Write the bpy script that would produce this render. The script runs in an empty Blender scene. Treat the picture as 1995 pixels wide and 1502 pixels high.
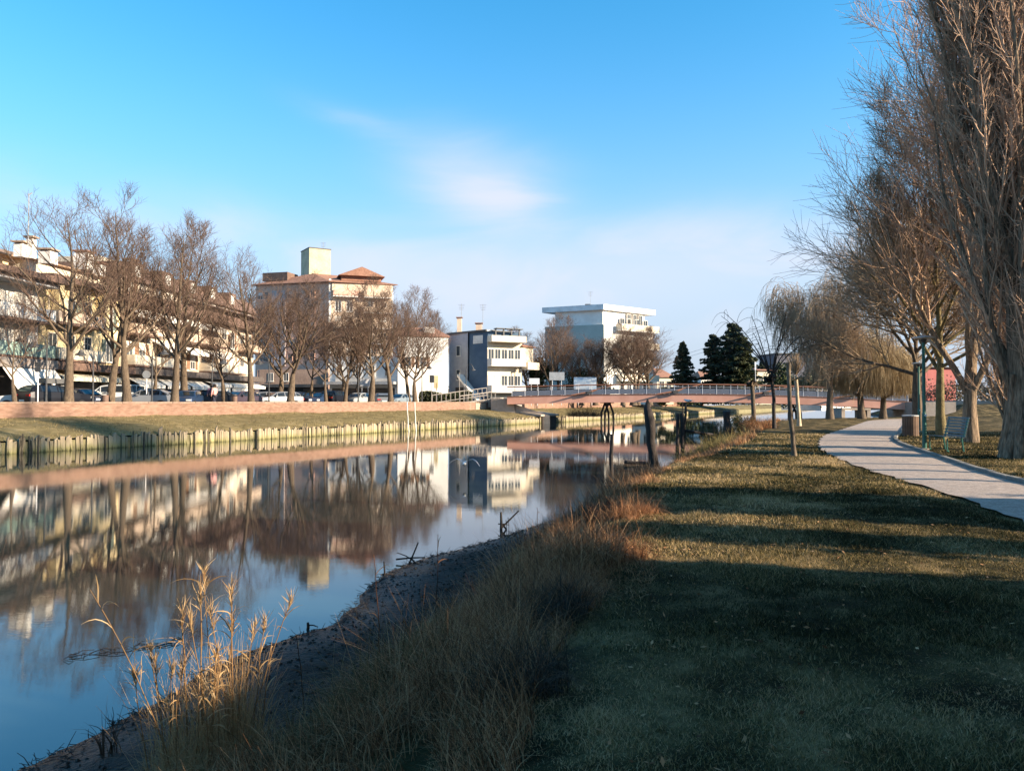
import bpy, math, random
import numpy as np
from mathutils import Vector, Matrix
R = math.radians
SC = bpy.context.scene
COL = SC.collection
# ---------------------------------------------------------------- camera, sky, sun, exposure
EYE = 2.6
FPX = 1500.0
TH = math.atan(32.0/1500.0)
cam_d = bpy.data.cameras.new('camera'); cam = bpy.data.objects.new('camera', cam_d); COL.objects.link(cam)
cam.location = (0, 0, EYE); cam.rotation_euler = (R(90)+TH, 0, 0)
cam_d.sensor_width = 36; cam_d.lens = 36*FPX/1995; cam_d.clip_start = .05; cam_d.clip_end = 6000
SC.camera = cam
SUN_DIR = Vector((1, -.34, .38)).normalized()
SUN_EL = math.asin(SUN_DIR.z)
SUN_AZ = math.atan2(SUN_DIR.x, SUN_DIR.y)
w = bpy.data.worlds.new('World'); SC.world = w; w.use_nodes = True
def build_world():
    nt = w.node_tree; nt.nodes.clear(); N = nt.nodes.new; Lk = nt.links.new
    out = N('ShaderNodeOutputWorld'); bg = N('ShaderNodeBackground'); bg.inputs['Strength'].default_value = SKY_STR
    sky = N('ShaderNodeTexSky'); sky.sky_type = 'NISHITA'; sky.sun_disc = False
    sky.sun_elevation = SUN_EL; sky.sun_rotation = SUN_AZ
    sky.air_density = 1.0; sky.dust_density = 0.3; sky.ozone_density = 2.0; sky.altitude = 0
    tint = N('ShaderNodeMix'); tint.data_type = 'RGBA'; tint.blend_type = 'MULTIPLY'; tint.inputs[0].default_value = 1
    tint.inputs[7].default_value = SKY_TINT
    Lk(sky.outputs[0], tint.inputs[6])
    tc = N('ShaderNodeTexCoord'); sep = N('ShaderNodeSeparateXYZ'); Lk(tc.outputs['Generated'], sep.inputs[0])
    def M(op, a, b=None, c=None):
        m = N('ShaderNodeMath'); m.operation = op
        for i, v in enumerate((a, b, c)):
            if v is None: continue
            if isinstance(v, (int, float)): m.inputs[i].default_value = v
            else: Lk(v, m.inputs[i])
        return m.outputs[0]
    hx = M('SQRT', M('ADD', M('MULTIPLY', sep.outputs[0], sep.outputs[0]), M('MULTIPLY', sep.outputs[1], sep.outputs[1])))
    el = M('ARCTAN2', sep.outputs[2], hx); az = M('ARCTAN2', sep.outputs[0], sep.outputs[1])
    cmb = N('ShaderNodeCombineXYZ'); Lk(az, cmb.inputs[0]); Lk(el, cmb.inputs[1])
    mp = N('ShaderNodeMapping'); mp.inputs['Scale'].default_value = (3.0, 9.0, 1); mp.inputs['Rotation'].default_value = (0, 0, R(-12))
    Lk(cmb.outputs[0], mp.inputs[0])
    nz = N('ShaderNodeTexNoise'); nz.inputs['Scale'].default_value = 1.2; nz.inputs['Detail'].default_value = 8; nz.inputs['Roughness'].default_value = .5
    nz.inputs['Distortion'].default_value = .6; Lk(mp.outputs[0], nz.inputs[0])
    wisps = N('ShaderNodeMapRange'); wisps.inputs[1].default_value = .38; wisps.inputs[2].default_value = .72; Lk(nz.outputs[0], wisps.inputs[0]); wisps.interpolation_type = 'SMOOTHSTEP'
    def blob(a0, e0, sa, se, amp, rot=0):
        da = M('SUBTRACT', az, a0); de = M('SUBTRACT', el, e0)
        c, s = math.cos(rot), math.sin(rot)
        x = M('DIVIDE', M('ADD', M('MULTIPLY', da, c), M('MULTIPLY', de, s)), sa)
        y = M('DIVIDE', M('SUBTRACT', M('MULTIPLY', de, c), M('MULTIPLY', da, s)), se)
        r2 = M('ADD', M('MULTIPLY', x, x), M('MULTIPLY', y, y))
        return M('MULTIPLY', M('EXPONENT', M('MULTIPLY', r2, -1.0)), amp)
    A = lambda px, py: (math.atan((px-997.5)/FPX), math.atan((783-py)/FPX*math.cos(math.atan((px-997.5)/FPX))))
    tot = None
    for px, py, sa, se, amp, rot in ((935, 350, .09, .042, 1.7, R(-16)), (975, 395, .06, .045, 1.0, R(-30)), (1340, 500, .20, .045, 1.4, 0), (1050, 540, .3, .05, .9, 0), (800, 520, .3, .04, .8, R(-6)),
                                     (440, 430, .03, .02, .35, 0), (700, 235, .07, .015, .3, R(-15)), (30, 430, .2, .05, .35, 0), (1150, 590, .5, .06, .5, 0), (2600, 520, .5, .08, .6, 0), (-900, 480, .5, .08, .6, 0)):
        a0, e0 = A(px, py) if -500 < px < 2300 else ((px-997.5)/FPX*1.2, .17)
        b = blob(a0, e0, sa, se, amp, rot)
        tot = b if tot is None else M('ADD', tot, b)
    gen = M('MULTIPLY', wisps.outputs[0], 1.0)
    mask = M('MULTIPLY', tot, M('ADD', M('MULTIPLY', gen, .75), .30)); mask = M('MULTIPLY', M('SUBTRACT', 1.0, M('EXPONENT', M('MULTIPLY', mask, -1.15))), .9)
    # pale band low over the horizon
    e1 = M('DIVIDE', el, .27); hz = M('EXPONENT', M('MULTIPLY', M('MULTIPLY', e1, e1), -1.0)); hz = M('MULTIPLY', hz, .95)
    mix1 = N('ShaderNodeMix'); mix1.data_type = 'RGBA'; mix1.inputs[7].default_value = HOR_COL
    Lk(hz, mix1.inputs[0]); Lk(tint.outputs[2], mix1.inputs[6])
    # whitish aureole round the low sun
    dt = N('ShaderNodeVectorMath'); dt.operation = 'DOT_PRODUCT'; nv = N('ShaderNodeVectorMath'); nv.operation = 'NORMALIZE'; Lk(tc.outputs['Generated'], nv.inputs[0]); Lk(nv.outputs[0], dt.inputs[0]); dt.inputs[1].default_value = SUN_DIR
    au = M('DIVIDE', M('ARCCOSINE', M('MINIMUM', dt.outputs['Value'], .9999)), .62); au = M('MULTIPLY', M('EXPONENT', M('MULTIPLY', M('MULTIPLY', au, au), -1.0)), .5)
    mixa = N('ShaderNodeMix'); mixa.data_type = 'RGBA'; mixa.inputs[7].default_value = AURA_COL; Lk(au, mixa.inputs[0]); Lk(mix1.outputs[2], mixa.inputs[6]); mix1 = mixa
    mix2 = N('ShaderNodeMix'); mix2.data_type = 'RGBA'; mix2.inputs[7].default_value = CLOUD_COL
    Lk(mask, mix2.inputs[0]); Lk(mix1.outputs[2], mix2.inputs[6])
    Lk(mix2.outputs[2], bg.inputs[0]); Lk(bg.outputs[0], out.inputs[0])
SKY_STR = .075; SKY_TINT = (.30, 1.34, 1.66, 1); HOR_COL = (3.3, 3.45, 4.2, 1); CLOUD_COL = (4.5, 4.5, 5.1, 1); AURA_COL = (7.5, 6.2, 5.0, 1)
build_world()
sl = bpy.data.lights.new('sun', 'SUN'); sl.energy = 5.0; sl.angle = R(.5); sl.color = (1, .83, .62)
sun = bpy.data.objects.new('sun', sl); COL.objects.link(sun); sun.rotation_euler = SUN_DIR.to_track_quat('Z', 'Y').to_euler()
sun.location = (60, -10, 40)
SC.view_settings.view_transform = 'Standard'; SC.view_settings.look = 'None'; SC.view_settings.exposure = 1.4; SC.view_settings.gamma = 1
SC.view_settings.use_curve_mapping = False
SC.cycles.max_bounces = 6; SC.cycles.diffuse_bounces = 3; SC.cycles.glossy_bounces = 3; SC.cycles.transparent_max_bounces = 6
SC.cycles.caustics_reflective = False; SC.cycles.caustics_refractive = False

# ---------------------------------------------------------------- helpers
def ray(px, py):
    u = (px-997.5)/FPX; v = (751-py)/FPX
    Y = math.cos(TH)-v*math.sin(TH); Z = math.sin(TH)+v*math.cos(TH)
    return u/Y, Z/Y
def atD(px, py, D):
    a, b = ray(px, py); return Vector((a*D, D, EYE+b*D))
def atZ(px, py, z):
    a, b = ray(px, py); D = (z-EYE)/b; return Vector((a*D, D, z))
def hgt(py, D): return EYE+(783-py)/FPX*D
def bankD(px, off): return (45.36+1.128*off)/(.5225-(px-997.5)/FPX)
def bankP(px, off):
    D = bankD(px, off); return ((px-997.5)/FPX*D, D)
BDIR = Vector((.463, .886, 0)); BN = Vector((.886, -.463, 0))   # along the left bank, towards the river
def bank(t, off):   # t metres along the bank from the left frame edge, off metres inland
    p = Vector((-25.4, 38.2, 0))+BDIR*t-BN*off; return p.x, p.y

MATS = {}
def mat(name, c1, c2=None, scale=4, rough=.8, bump=0, bscale=None, metallic=0, detail=5, spec=.4, stretch=None, c3=None, coord='Object', attr=None, transl=0):
    if name in MATS: return MATS[name]
    m = bpy.data.materials.new(name); m.use_nodes = True; nt = m.node_tree; N = nt.nodes.new; Lk = nt.links.new
    b = nt.nodes['Principled BSDF']; b.inputs['Roughness'].default_value = rough; b.inputs['Metallic'].default_value = metallic
    b.inputs['Specular IOR Level'].default_value = spec
    c4 = lambda c: (c[0], c[1], c[2], 1)
    if c2 is None: c2 = tuple(x*.8 for x in c1)
    tc = N('ShaderNodeTexCoord'); mp = N('ShaderNodeMapping'); Lk(tc.outputs[coord], mp.inputs[0])
    if stretch: mp.inputs['Scale'].default_value = stretch
    nz = N('ShaderNodeTexNoise'); nz.inputs['Scale'].default_value = scale; nz.inputs['Detail'].default_value = detail; nz.inputs['Roughness'].default_value = .6
    Lk(mp.outputs[0], nz.inputs[0])
    rp = N('ShaderNodeValToRGB'); e = rp.color_ramp.elements; e[0].position = .36; e[1].position = .64; e[0].color = c4(c1); e[1].color = c4(c2)
    if c3: x = rp.color_ramp.elements.new(.5); x.color = c4(c3)
    Lk(nz.outputs[0], rp.inputs[0]); src = rp.outputs[0]
    # broad tonal variation
    n2 = N('ShaderNodeTexNoise'); n2.inputs['Scale'].default_value = scale*.17; n2.inputs['Detail'].default_value = 3; Lk(mp.outputs[0], n2.inputs[0])
    mr = N('ShaderNodeMapRange'); mr.inputs[1].default_value = .3; mr.inputs[2].default_value = .7; mr.inputs[3].default_value = .82; mr.inputs[4].default_value = 1.12; Lk(n2.outputs[0], mr.inputs[0])
    mx = N('ShaderNodeMix'); mx.data_type = 'RGBA'; mx.blend_type = 'MULTIPLY'; mx.inputs[0].default_value = 1; Lk(src, mx.inputs[6]); Lk(mr.outputs[0], mx.inputs[7]); src = mx.outputs[2]
    if attr:
        at = N('ShaderNodeAttribute'); at.attribute_name = 'tint'
        r2 = N('ShaderNodeValToRGB'); el = r2.color_ramp.elements
        for i, c in enumerate(attr):
            p = i/(len(attr)-1)
            if i == 0: el[0].position = 0; el[0].color = c4(c)
            elif i == len(attr)-1: el[-1].position = 1; el[-1].color = c4(c)
            else: x = el.new(p); x.color = c4(c)
        Lk(at.outputs['Fac'], r2.inputs[0]); src = r2.outputs[0]
    Lk(src, b.inputs['Base Color'])
    if bump:
        n3 = N('ShaderNodeTexNoise'); n3.inputs['Scale'].default_value = bscale or scale*3; n3.inputs['Detail'].default_value = 6; Lk(mp.outputs[0], n3.inputs[0])
        bp = N('ShaderNodeBump'); bp.inputs['Strength'].default_value = bump; bp.inputs['Distance'].default_value = .05; Lk(n3.outputs[0], bp.inputs['Height']); Lk(bp.outputs[0], b.inputs['Normal'])
    if transl:
        out = nt.nodes['Material Output']; tr = N('ShaderNodeBsdfTranslucent'); Lk(src, tr.inputs[0]); ms = N('ShaderNodeMixShader'); ms.inputs[0].default_value = transl
        Lk(b.outputs[0], ms.inputs[1]); Lk(tr.outputs[0], ms.inputs[2]); Lk(ms.outputs[0], out.inputs[0])
    MATS[name] = m; return m

def np_mesh(name, V, F, tint=None, smooth=False):
    """V (N,3), F (M,k) int array or list of arrays of differing k"""
    me = bpy.data.meshes.new(name)
    Fs = F if isinstance(F, list) else [F]
    Fs = [np.asarray(f, dtype=np.int32) for f in Fs if len(f)]
    me.vertices.add(len(V)); me.vertices.foreach_set('co', np.ascontiguousarray(V, dtype=np.float32).ravel())
    loops = np.concatenate([f.ravel() for f in Fs]); tot = np.concatenate([np.full(len(f), f.shape[1], dtype=np.int32) for f in Fs])
    st = np.concatenate([[0], np.cumsum(tot)[:-1]]).astype(np.int32)
    me.loops.add(len(loops)); me.loops.foreach_set('vertex_index', loops)
    me.polygons.add(len(tot)); me.polygons.foreach_set('loop_start', st); me.polygons.foreach_set('loop_total', tot)
    me.polygons.foreach_set('use_smooth', np.full(len(tot), smooth))
    me.update(calc_edges=True)
    if tint is not None:
        a = me.attributes.new('tint', 'FLOAT', 'POINT'); a.data.foreach_set('value', np.ascontiguousarray(tint, dtype=np.float32))
    return me
class MB:
    def __init__(s): s.v = []; s.f = []; s.n = 0
    def add(s, vs, fs):
        s.v += [tuple(p) for p in vs]; s.f += [tuple(i+s.n for i in f) for f in fs]; s.n += len(vs)
    def hexa(s, p): s.add(p, [(0, 3, 2, 1), (4, 5, 6, 7), (0, 1, 5, 4), (1, 2, 6, 5), (2, 3, 7, 6), (3, 0, 4, 7)])
    def box(s, x0, x1, y0, y1, z0, z1): s.hexa([(x0, y0, z0), (x1, y0, z0), (x1, y1, z0), (x0, y1, z0), (x0, y0, z1), (x1, y0, z1), (x1, y1, z1), (x0, y1, z1)])
    def fbox(s, fr, u0, u1, w0, w1, z0, z1, top=None):
        P = fr.p; t = top or (w0, w1)
        s.hexa([P(u0, w0, z0), P(u1, w0, z0), P(u1, w1, z0), P(u0, w1, z0), P(u0, t[0], z1), P(u1, t[0], z1), P(u1, t[1], z1), P(u0, t[1], z1)])
    def tube(s, pts, rad, n=8, cap=True):
        pts = [Vector(p) for p in pts]
        if not hasattr(rad, '__len__'): rad = [rad]*len(pts)
        base = s.n; vs = []
        for i, p in enumerate(pts):
            t = (pts[min(i+1, len(pts)-1)]-pts[max(i-1, 0)]).normalized()
            a = Vector((0, 0, 1)) if abs(t.z) < .9 else Vector((1, 0, 0))
            x = t.cross(a).normalized(); y = t.cross(x)
            for k in range(n):
                an = 2*math.pi*k/n; vs.append(p+(x*math.cos(an)+y*math.sin(an))*rad[i])
        fs = [(i*n+k, i*n+(k+1) % n, (i+1)*n+(k+1) % n, (i+1)*n+k) for i in range(len(pts)-1) for k in range(n)]
        if cap: fs += [tuple(range(n))[::-1], tuple((len(pts)-1)*n+k for k in range(n))]
        s.add(vs, fs)
    def lathe(s, c, prof, n=16):
        s.tube([(c[0], c[1], c[2]+z) for r, z in prof], [max(r, .0005) for r, z in prof], n)
    def mesh(s, name, off=(0, 0, 0), smooth=False):
        me = bpy.data.meshes.new(name); me.from_pydata([(a-off[0], b-off[1], c-off[2]) for a, b, c in s.v], [], s.f)
        if smooth:
            for p in me.polygons: p.use_smooth = True
        me.update(); return me
class Fr:
    """a facade frame: u along, w outward (towards the eye), z up"""
    def __init__(s, P, Q, flip=False):
        s.o = Vector((P[0], P[1], 0)); d = Vector((Q[0]-P[0], Q[1]-P[1], 0)); s.L = d.length; s.d = d.normalized()
        n = Vector((s.d.y, -s.d.x, 0))
        if n.dot(-s.o) < 0: n = -n
        s.n = -n if flip else n
    def p(s, u, w, z):
        v = s.o+s.d*u+s.n*w; return (v.x, v.y, z)
def link(o, parent=None):
    COL.objects.link(o)
    if parent is not None: o.parent = parent
    return o
def thing(name, label, cat, loc=(0, 0, 0), group=None, rz=0):
    o = bpy.data.objects.new(name, None); o.location = loc; o.rotation_euler = (0, 0, rz); o.empty_display_size = .2; link(o)
    o['label'] = label; o['category'] = cat
    if group: o['group'] = group
    return o
def top(o, label, cat, group=None):
    o['label'] = label; o['category'] = cat
    if group: o['group'] = group
    return o
def obj(name, me, m, parent=None, loc=(0, 0, 0), rz=0, label=None, kind=None, smooth=False):
    if isinstance(me, MB):
        off = (0, 0, 0)
        if parent is not None:
            r = parent
            while r.parent: r = r.parent
            off = tuple(r.location) if r.rotation_euler.z == 0 else (0, 0, 0)
        me = me.mesh(name, off, smooth)
    o = bpy.data.objects.new(name, me)
    if m is not None and not me.materials: me.materials.append(m)
    o.location = loc; o.rotation_euler = (0, 0, rz); link(o, parent)
    if label: o['label'] = label
    if kind: o['kind'] = kind
    return o
def copy_tree(o, parent=None):
    c = o.copy(); COL.objects.link(c); c.parent = parent
    for ch in list(o.children): copy_tree(ch, c)
    return c
def vnoise(x, y, seed=0):
    x = np.asarray(x, float); y = np.asarray(y, float)
    def h(i, j): 
        q = np.sin(i*127.1+j*311.7+seed*74.7)*43758.5453; return q-np.floor(q)
    i = np.floor(x); j = np.floor(y); f = x-i; g = y-j; f = f*f*(3-2*f); g = g*g*(3-2*g)
    return (h(i, j)*(1-f)+h(i+1, j)*f)*(1-g)+(h(i, j+1)*(1-f)+h(i+1, j+1)*f)*g
def fbm(x, y, seed=0, o=4):
    t = 0; a = .5
    for k in range(o): t = t+a*(vnoise(x*2**k, y*2**k, seed+k)-.5); a *= .5
    return t

# ---- branches grown level by level, all branches of a level at once
def nrm(a): return a/np.maximum(np.linalg.norm(a, axis=-1, keepdims=True), 1e-9)
def grow(rng, S, D, L, r0, m, wob=.12, trop=(0, 0, .1), tip=.35):
    B = len(S); P = np.zeros((B, m, 3)); Rr = np.zeros((B, m)); P[:, 0] = S; d = nrm(D.copy()); trop = np.asarray(trop, float)
    Rr[:, 0] = r0
    for i in range(1, m):
        d = nrm(d+rng.normal(0, wob, (B, 3))+trop)
        P[:, i] = P[:, i-1]+d*(L/(m-1))[:, None]; Rr[:, i] = r0*(1-(1-tip)*i/(m-1))
    return P, Rr
def spawn(rng, P, Rr, k, t0, t1, ang, sd, lr, rr, lvar=.25, shrink=.5, tpow=1.0):
    B, m, _ = P.shape; L = np.linalg.norm(np.diff(P, axis=1), axis=2).sum(1)
    idx = np.repeat(np.arange(B), k); j = np.tile(np.arange(k), B)
    t = t0+(t1-t0)*((j+rng.random(B*k))/k)**tpow
    f = t*(m-1); i = np.minimum(f.astype(int), m-2); q = (f-i)[:, None]
    S = P[idx, i]*(1-q)+P[idx, i+1]*q; T = nrm(P[idx, i+1]-P[idx, i]); r = Rr[idx, i]*(1-q[:, 0])+Rr[idx, i+1]*q[:, 0]
    a = np.abs(T[:, 2:3]) > .9; ref = np.where(a, np.array([[1., 0, 0]]), np.array([[0, 0, 1.]]))
    x = nrm(np.cross(T, ref)); y = np.cross(T, x)
    ph = j*2.4+rng.random(B*k)*1.2+np.repeat(rng.random(B)*6.28, k)
    an = np.radians(rng.normal(ang, sd, B*k))[:, None]
    D = T*np.cos(an)+(x*np.cos(ph)[:, None]+y*np.sin(ph)[:, None])*np.sin(an)
    Ln = L[idx]*lr*(1-shrink*(t-t0)/(t1-t0+1e-6))*(1+rng.uniform(-lvar, lvar, B*k))
    return S, D, Ln, r*rr
def tubes(P, Rr, n):
    B, m, _ = P.shape
    T = np.zeros_like(P); T[:, 1:-1] = P[:, 2:]-P[:, :-2]; T[:, 0] = P[:, 1]-P[:, 0]; T[:, -1] = P[:, -1]-P[:, -2]; T = nrm(T)
    T0 = nrm(P[:, -1]-P[:, 0]); a = np.abs(T0[:, 2:3]) > .9; ref = np.where(a, np.array([[1., 0, 0]]), np.array([[0, 0, 1.]]))[:, None, :]
    x = nrm(np.cross(T, np.broadcast_to(ref, T.shape))); y = np.cross(T, x)
    an = np.arange(n)*2*np.pi/n
    V = P[:, :, None, :]+(x[:, :, None, :]*np.cos(an)[None, None, :, None]+y[:, :, None, :]*np.sin(an)[None, None, :, None])*Rr[:, :, None, None]
    V = V.reshape(-1, 3)
    b = np.arange(B)[:, None, None]*m*n; i = np.arange(m-1)[None, :, None]*n; k = np.arange(n)[None, None, :]; k2 = (k+1) % n
    F = np.stack([b+i+k, b+i+k2, b+i+n+k2, b+i+n+k], -1).reshape(-1, 4)
    return V, F
def join_tubes(name, levels):
    Vs = []; Fs = []; n0 = 0
    for P, Rr, n in levels:
        V, F = tubes(P, Rr, n); Vs.append(V); Fs.append(F+n0); n0 += len(V)
    return np_mesh(name, np.concatenate(Vs), np.concatenate(Fs), smooth=True)
def ribbons(P, Wd, side):
    """P (B,m,3), Wd (B,m), side (B,3)"""
    B, m, _ = P.shape
    V = np.stack([P-side[:, None]*Wd[..., None]/2, P+side[:, None]*Wd[..., None]/2], 2).reshape(-1, 3)
    b = np.arange(B)[:, None]*m*2; i = np.arange(m-1)[None, :]*2
    F = np.stack([b+i, b+i+1, b+i+3, b+i+2], -1).reshape(-1, 4)
    return V, F
def blades(rng, S, H, Wd, lean=.35, droop=.5, m=4, wind=(0, 0)):
    B = len(S); a = rng.random(B)*6.283; d = np.stack([np.cos(a)*lean*rng.random(B)+wind[0], np.sin(a)*lean*rng.random(B)+wind[1], np.ones(B)], 1); d = nrm(d)
    out = nrm(np.stack([d[:, 0], d[:, 1], np.zeros(B)], 1)+1e-4)
    P = np.zeros((B, m, 3)); P[:, 0] = S; dr = droop*rng.random(B)[:, None]*2
    for i in range(1, m):
        P[:, i] = P[:, i-1]+d*(H/(m-1))[:, None]
        d = nrm(d+dr*out*.5+np.array([0, 0, -1.])*dr*.42)
    W = Wd[:, None]*np.linspace(1, .12, m)[None]
    sa = rng.random(B)*6.283; side = np.stack([np.cos(sa), np.sin(sa), np.zeros(B)], 1)
    V, F = ribbons(P, W, side); return V, F, np.repeat(rng.random(B), m*2)
# ---------------------------------------------------------------- terrain
Wy = np.array([(-40, -9), (-12, -6.5), (3, -4.6), (5.5, -3.52), (7.26, -2.99), (8.1, -2.68), (9, -2.15), (11.6, -1.95), (12.5, -1.65), (14.9, -.17), (16.5, .69), (18, 1.59), (22, 2.6), (28, 4.8), (34, 7.4), (45, 11.6), (54, 15), (64, 19.5), (70, 22.5), (75, 26.5), (79, 33), (83, 42), (90, 47), (100, 51), (150, 68), (200, 94), (430, 212)], float)
Ly = np.array([(-40, -1), (-10, -.3), (3.35, .12), (4.55, .28), (6.4, .69), (11, 1.75), (14.8, 2.5), (17, 3.15), (20.9, 4.7), (23.5, 6.1), (33, 10.3), (42, 13.6), (55, 18.2), (66, 23), (72, 26.5), (76, 30.5), (79, 37), (82, 45), (90, 50.5), (100, 55), (150, 72), (200, 98), (430, 216)], float)
def Wf(y): return np.interp(y, Wy[:, 0], Wy[:, 1])+.18*(fbm(np.asarray(y)*1.3, np.zeros_like(np.asarray(y, float)), 5)) * 2
def Lf(y): return np.interp(y, Ly[:, 0], Ly[:, 1])
PATH_L = np.array([(-15, 4.2), (0, 4.6), (5, 5.2), (10.2, 6.8), (12.5, 7.5), (14.8, 7.9), (17.5, 8.25), (20.5, 8.9), (26.1, 10.4), (31.2, 12.4), (36.9, 14.9), (46, 19.8), (56, 25.2), (66, 30.5), (73, 36)], float)
PATH_R = np.array([(-15, 7.2), (0, 7.6), (5, 8.1), (10.2, 9.0), (12.5, 9.4), (14.8, 9.9), (17.8, 10.7), (20.5, 11.7), (24.7, 13.1), (29.3, 14.7), (33.3, 16.4), (38, 19), (46, 23.3), (56, 28.6), (66, 34), (73, 40)], float)
_gy = np.arange(-24, 84, .5)
def _smooth(a):
    v = np.interp(_gy, a[:, 0], a[:, 1]); k = np.exp(-(np.arange(-8, 9)/4.0)**2); k /= k.sum(); vv = np.convolve(np.pad(v, 8, mode='edge'), k, 'valid'); return vv
_PL = _smooth(PATH_L); _PR = _smooth(PATH_R)
def pl(y): return np.interp(y, _gy, _PL)
def pr(y): return np.interp(y, _gy, _PR)
SK = np.array([-1.5, 0, .22, .42, .62, .8, .93, 1.05, 1.25]); ZK = np.array([-.9, 0, .09, .2, .52, .8, .93, .985, 1.0])
def sm(a, b, x): t = np.clip((x-a)/(b-a), 0, 1); return t*t*(3-2*t)
def hR(x, y):
    x = np.asarray(x, float); y = np.asarray(y, float)
    W = Wf(y); L = Lf(y); s = (x-W)/(L-W)
    z = np.interp(s, SK, ZK)
    z = z+sm(.05, .5, s)*(1-sm(.9, 1.3, s))*fbm(x*1.6, y*1.6, 3)*.22+sm(.02, .1, s)*fbm(x*5, y*5, 9)*.035
    z = z+sm(.9, 1.6, s)*(fbm(x*.35, y*.35, 11)*.10+fbm(x*2.2, y*2.2, 12)*.03)
    inp = sm(-.9, -.1, x-pl(y))*sm(-.9, -.1, pr(y)-x)*(y < 74)
    z = z*(1-inp)+.965*inp
    z = z+sm(78, 92, y)*sm(.9, 1.8, s)*1.3
    return z
ys = np.concatenate([np.arange(-40, -2, 1.5), np.arange(-2, 24, .11), np.arange(24, 50, .35), np.arange(50, 110, 1.0), np.arange(110, 431, 8)])
def grid(xs_of_y, cols):
    X = np.stack([xs_of_y(y) for y in ys]); Y = np.repeat(ys[:, None], X.shape[1], 1); Z = hR(X, Y)
    n, m = X.shape; i = np.arange(n-1)[:, None]*m; j = np.arange(m-1)[None]
    F = np.stack([i+j, i+j+1, i+m+j+1, i+m+j], -1).reshape(-1, 4)
    return np.stack([X, Y, Z], -1).reshape(-1, 3), F
M_mud = mat('mud', (.012, .010, .008), (.034, .028, .022), scale=5, rough=.85, bump=.9, bscale=22, coord='Object', c3=(.02, .017, .014), spec=.2)
M_lawn = mat('lawn_grass', (.022, .017, .006), (.25, .17, .08), scale=1.6, rough=.95, bump=.9, bscale=45, spec=.1, c3=(.075, .058, .024), detail=9)
def _wet():
    nt = M_mud.node_tree; b = nt.nodes['Principled BSDF']; g = nt.nodes.new('ShaderNodeNewGeometry'); s = nt.nodes.new('ShaderNodeSeparateXYZ'); nt.links.new(g.outputs['Position'], s.inputs[0])
    r = nt.nodes.new('ShaderNodeMapRange'); r.inputs[1].default_value = .0; r.inputs[2].default_value = .13; r.inputs[3].default_value = .22; r.inputs[4].default_value = .85; nt.links.new(s.outputs[2], r.inputs[0]); nt.links.new(r.outputs[0], b.inputs['Roughness'])
_wet()
ssm = np.linspace(-1.4, .5, 60); ssl = np.concatenate([np.linspace(.5, 1.4, 26)])
V, F = grid(lambda y: Wf(y)+(Lf(y)-Wf(y))*ssm, 0); o = obj('mud_bank', np_mesh('mud_bank', V, F, smooth=True), M_mud, kind='structure')
ext = np.concatenate([np.arange(.12, 9, .16), np.arange(9, 40, .8), np.arange(40, 100, 6), [150, 300, 700, 1800]])
V, F = grid(lambda y: np.concatenate([Wf(y)+(Lf(y)-Wf(y))*ssl, Wf(y)+(Lf(y)-Wf(y))*1.4+ext]), 0); o = obj('lawn', np_mesh('lawn', V, F, smooth=True), M_lawn, kind='structure')
# path
M_path = mat('path_gravel', (.30, .24, .20), (.50, .41, .35), scale=30, rough=.9, bump=.5, bscale=120, c3=(.36, .29, .245), detail=8)
yy = np.concatenate([np.arange(-15, 50, .4), np.arange(50, 73.1, 1.5)])
V = []; 
for y in yy:
    a, b = pl(y), pr(y)
    a += .05*math.sin(y*3.1)+.04*math.sin(y*7.3)
    for k in range(7): V.append((a+(b-a)*k/6, y, 1.0+.02*math.sin(math.pi*k/6)))
V = np.array(V); i = np.arange(len(yy)-1)[:, None]*7; j = np.arange(6)[None]
obj('path', np_mesh('path', V, np.stack([i+j, i+j+1, i+8+j, i+7+j], -1).reshape(-1, 4)), M_path, kind='structure')
# kerb stones along the park side of the path
M_kerb = mat('kerb_stone', (.16, .15, .135), (.25, .235, .21), scale=9, rough=.9, bump=.4)
kb = MB(); kb.box(-.06, .06, -.495, .495, -.12, .07); kme = kb.mesh('kerb_stone'); kme.materials.append(M_kerb)
kr = thing('path_kerb', 'low stone kerb along the tree side of the curving path', 'kerb', (pr(12)+.08, 12, 1.0))
y = -4.0
while y < 62:
    x0, x1 = pr(y)+.08, pr(y+1)+.08; L = math.hypot(x1-x0, 1)
    o = bpy.data.objects.new('kerb_stone', kme); link(o, kr); o.location = ((x0+x1)/2-kr.location.x, y+.5-12, random.Random(int(y*7)).uniform(-.012, .012)); o.rotation_euler = (0, 0, -math.atan2(x1-x0, 1)); o.scale = (1, L*.985, 1)
    y += 1
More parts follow.
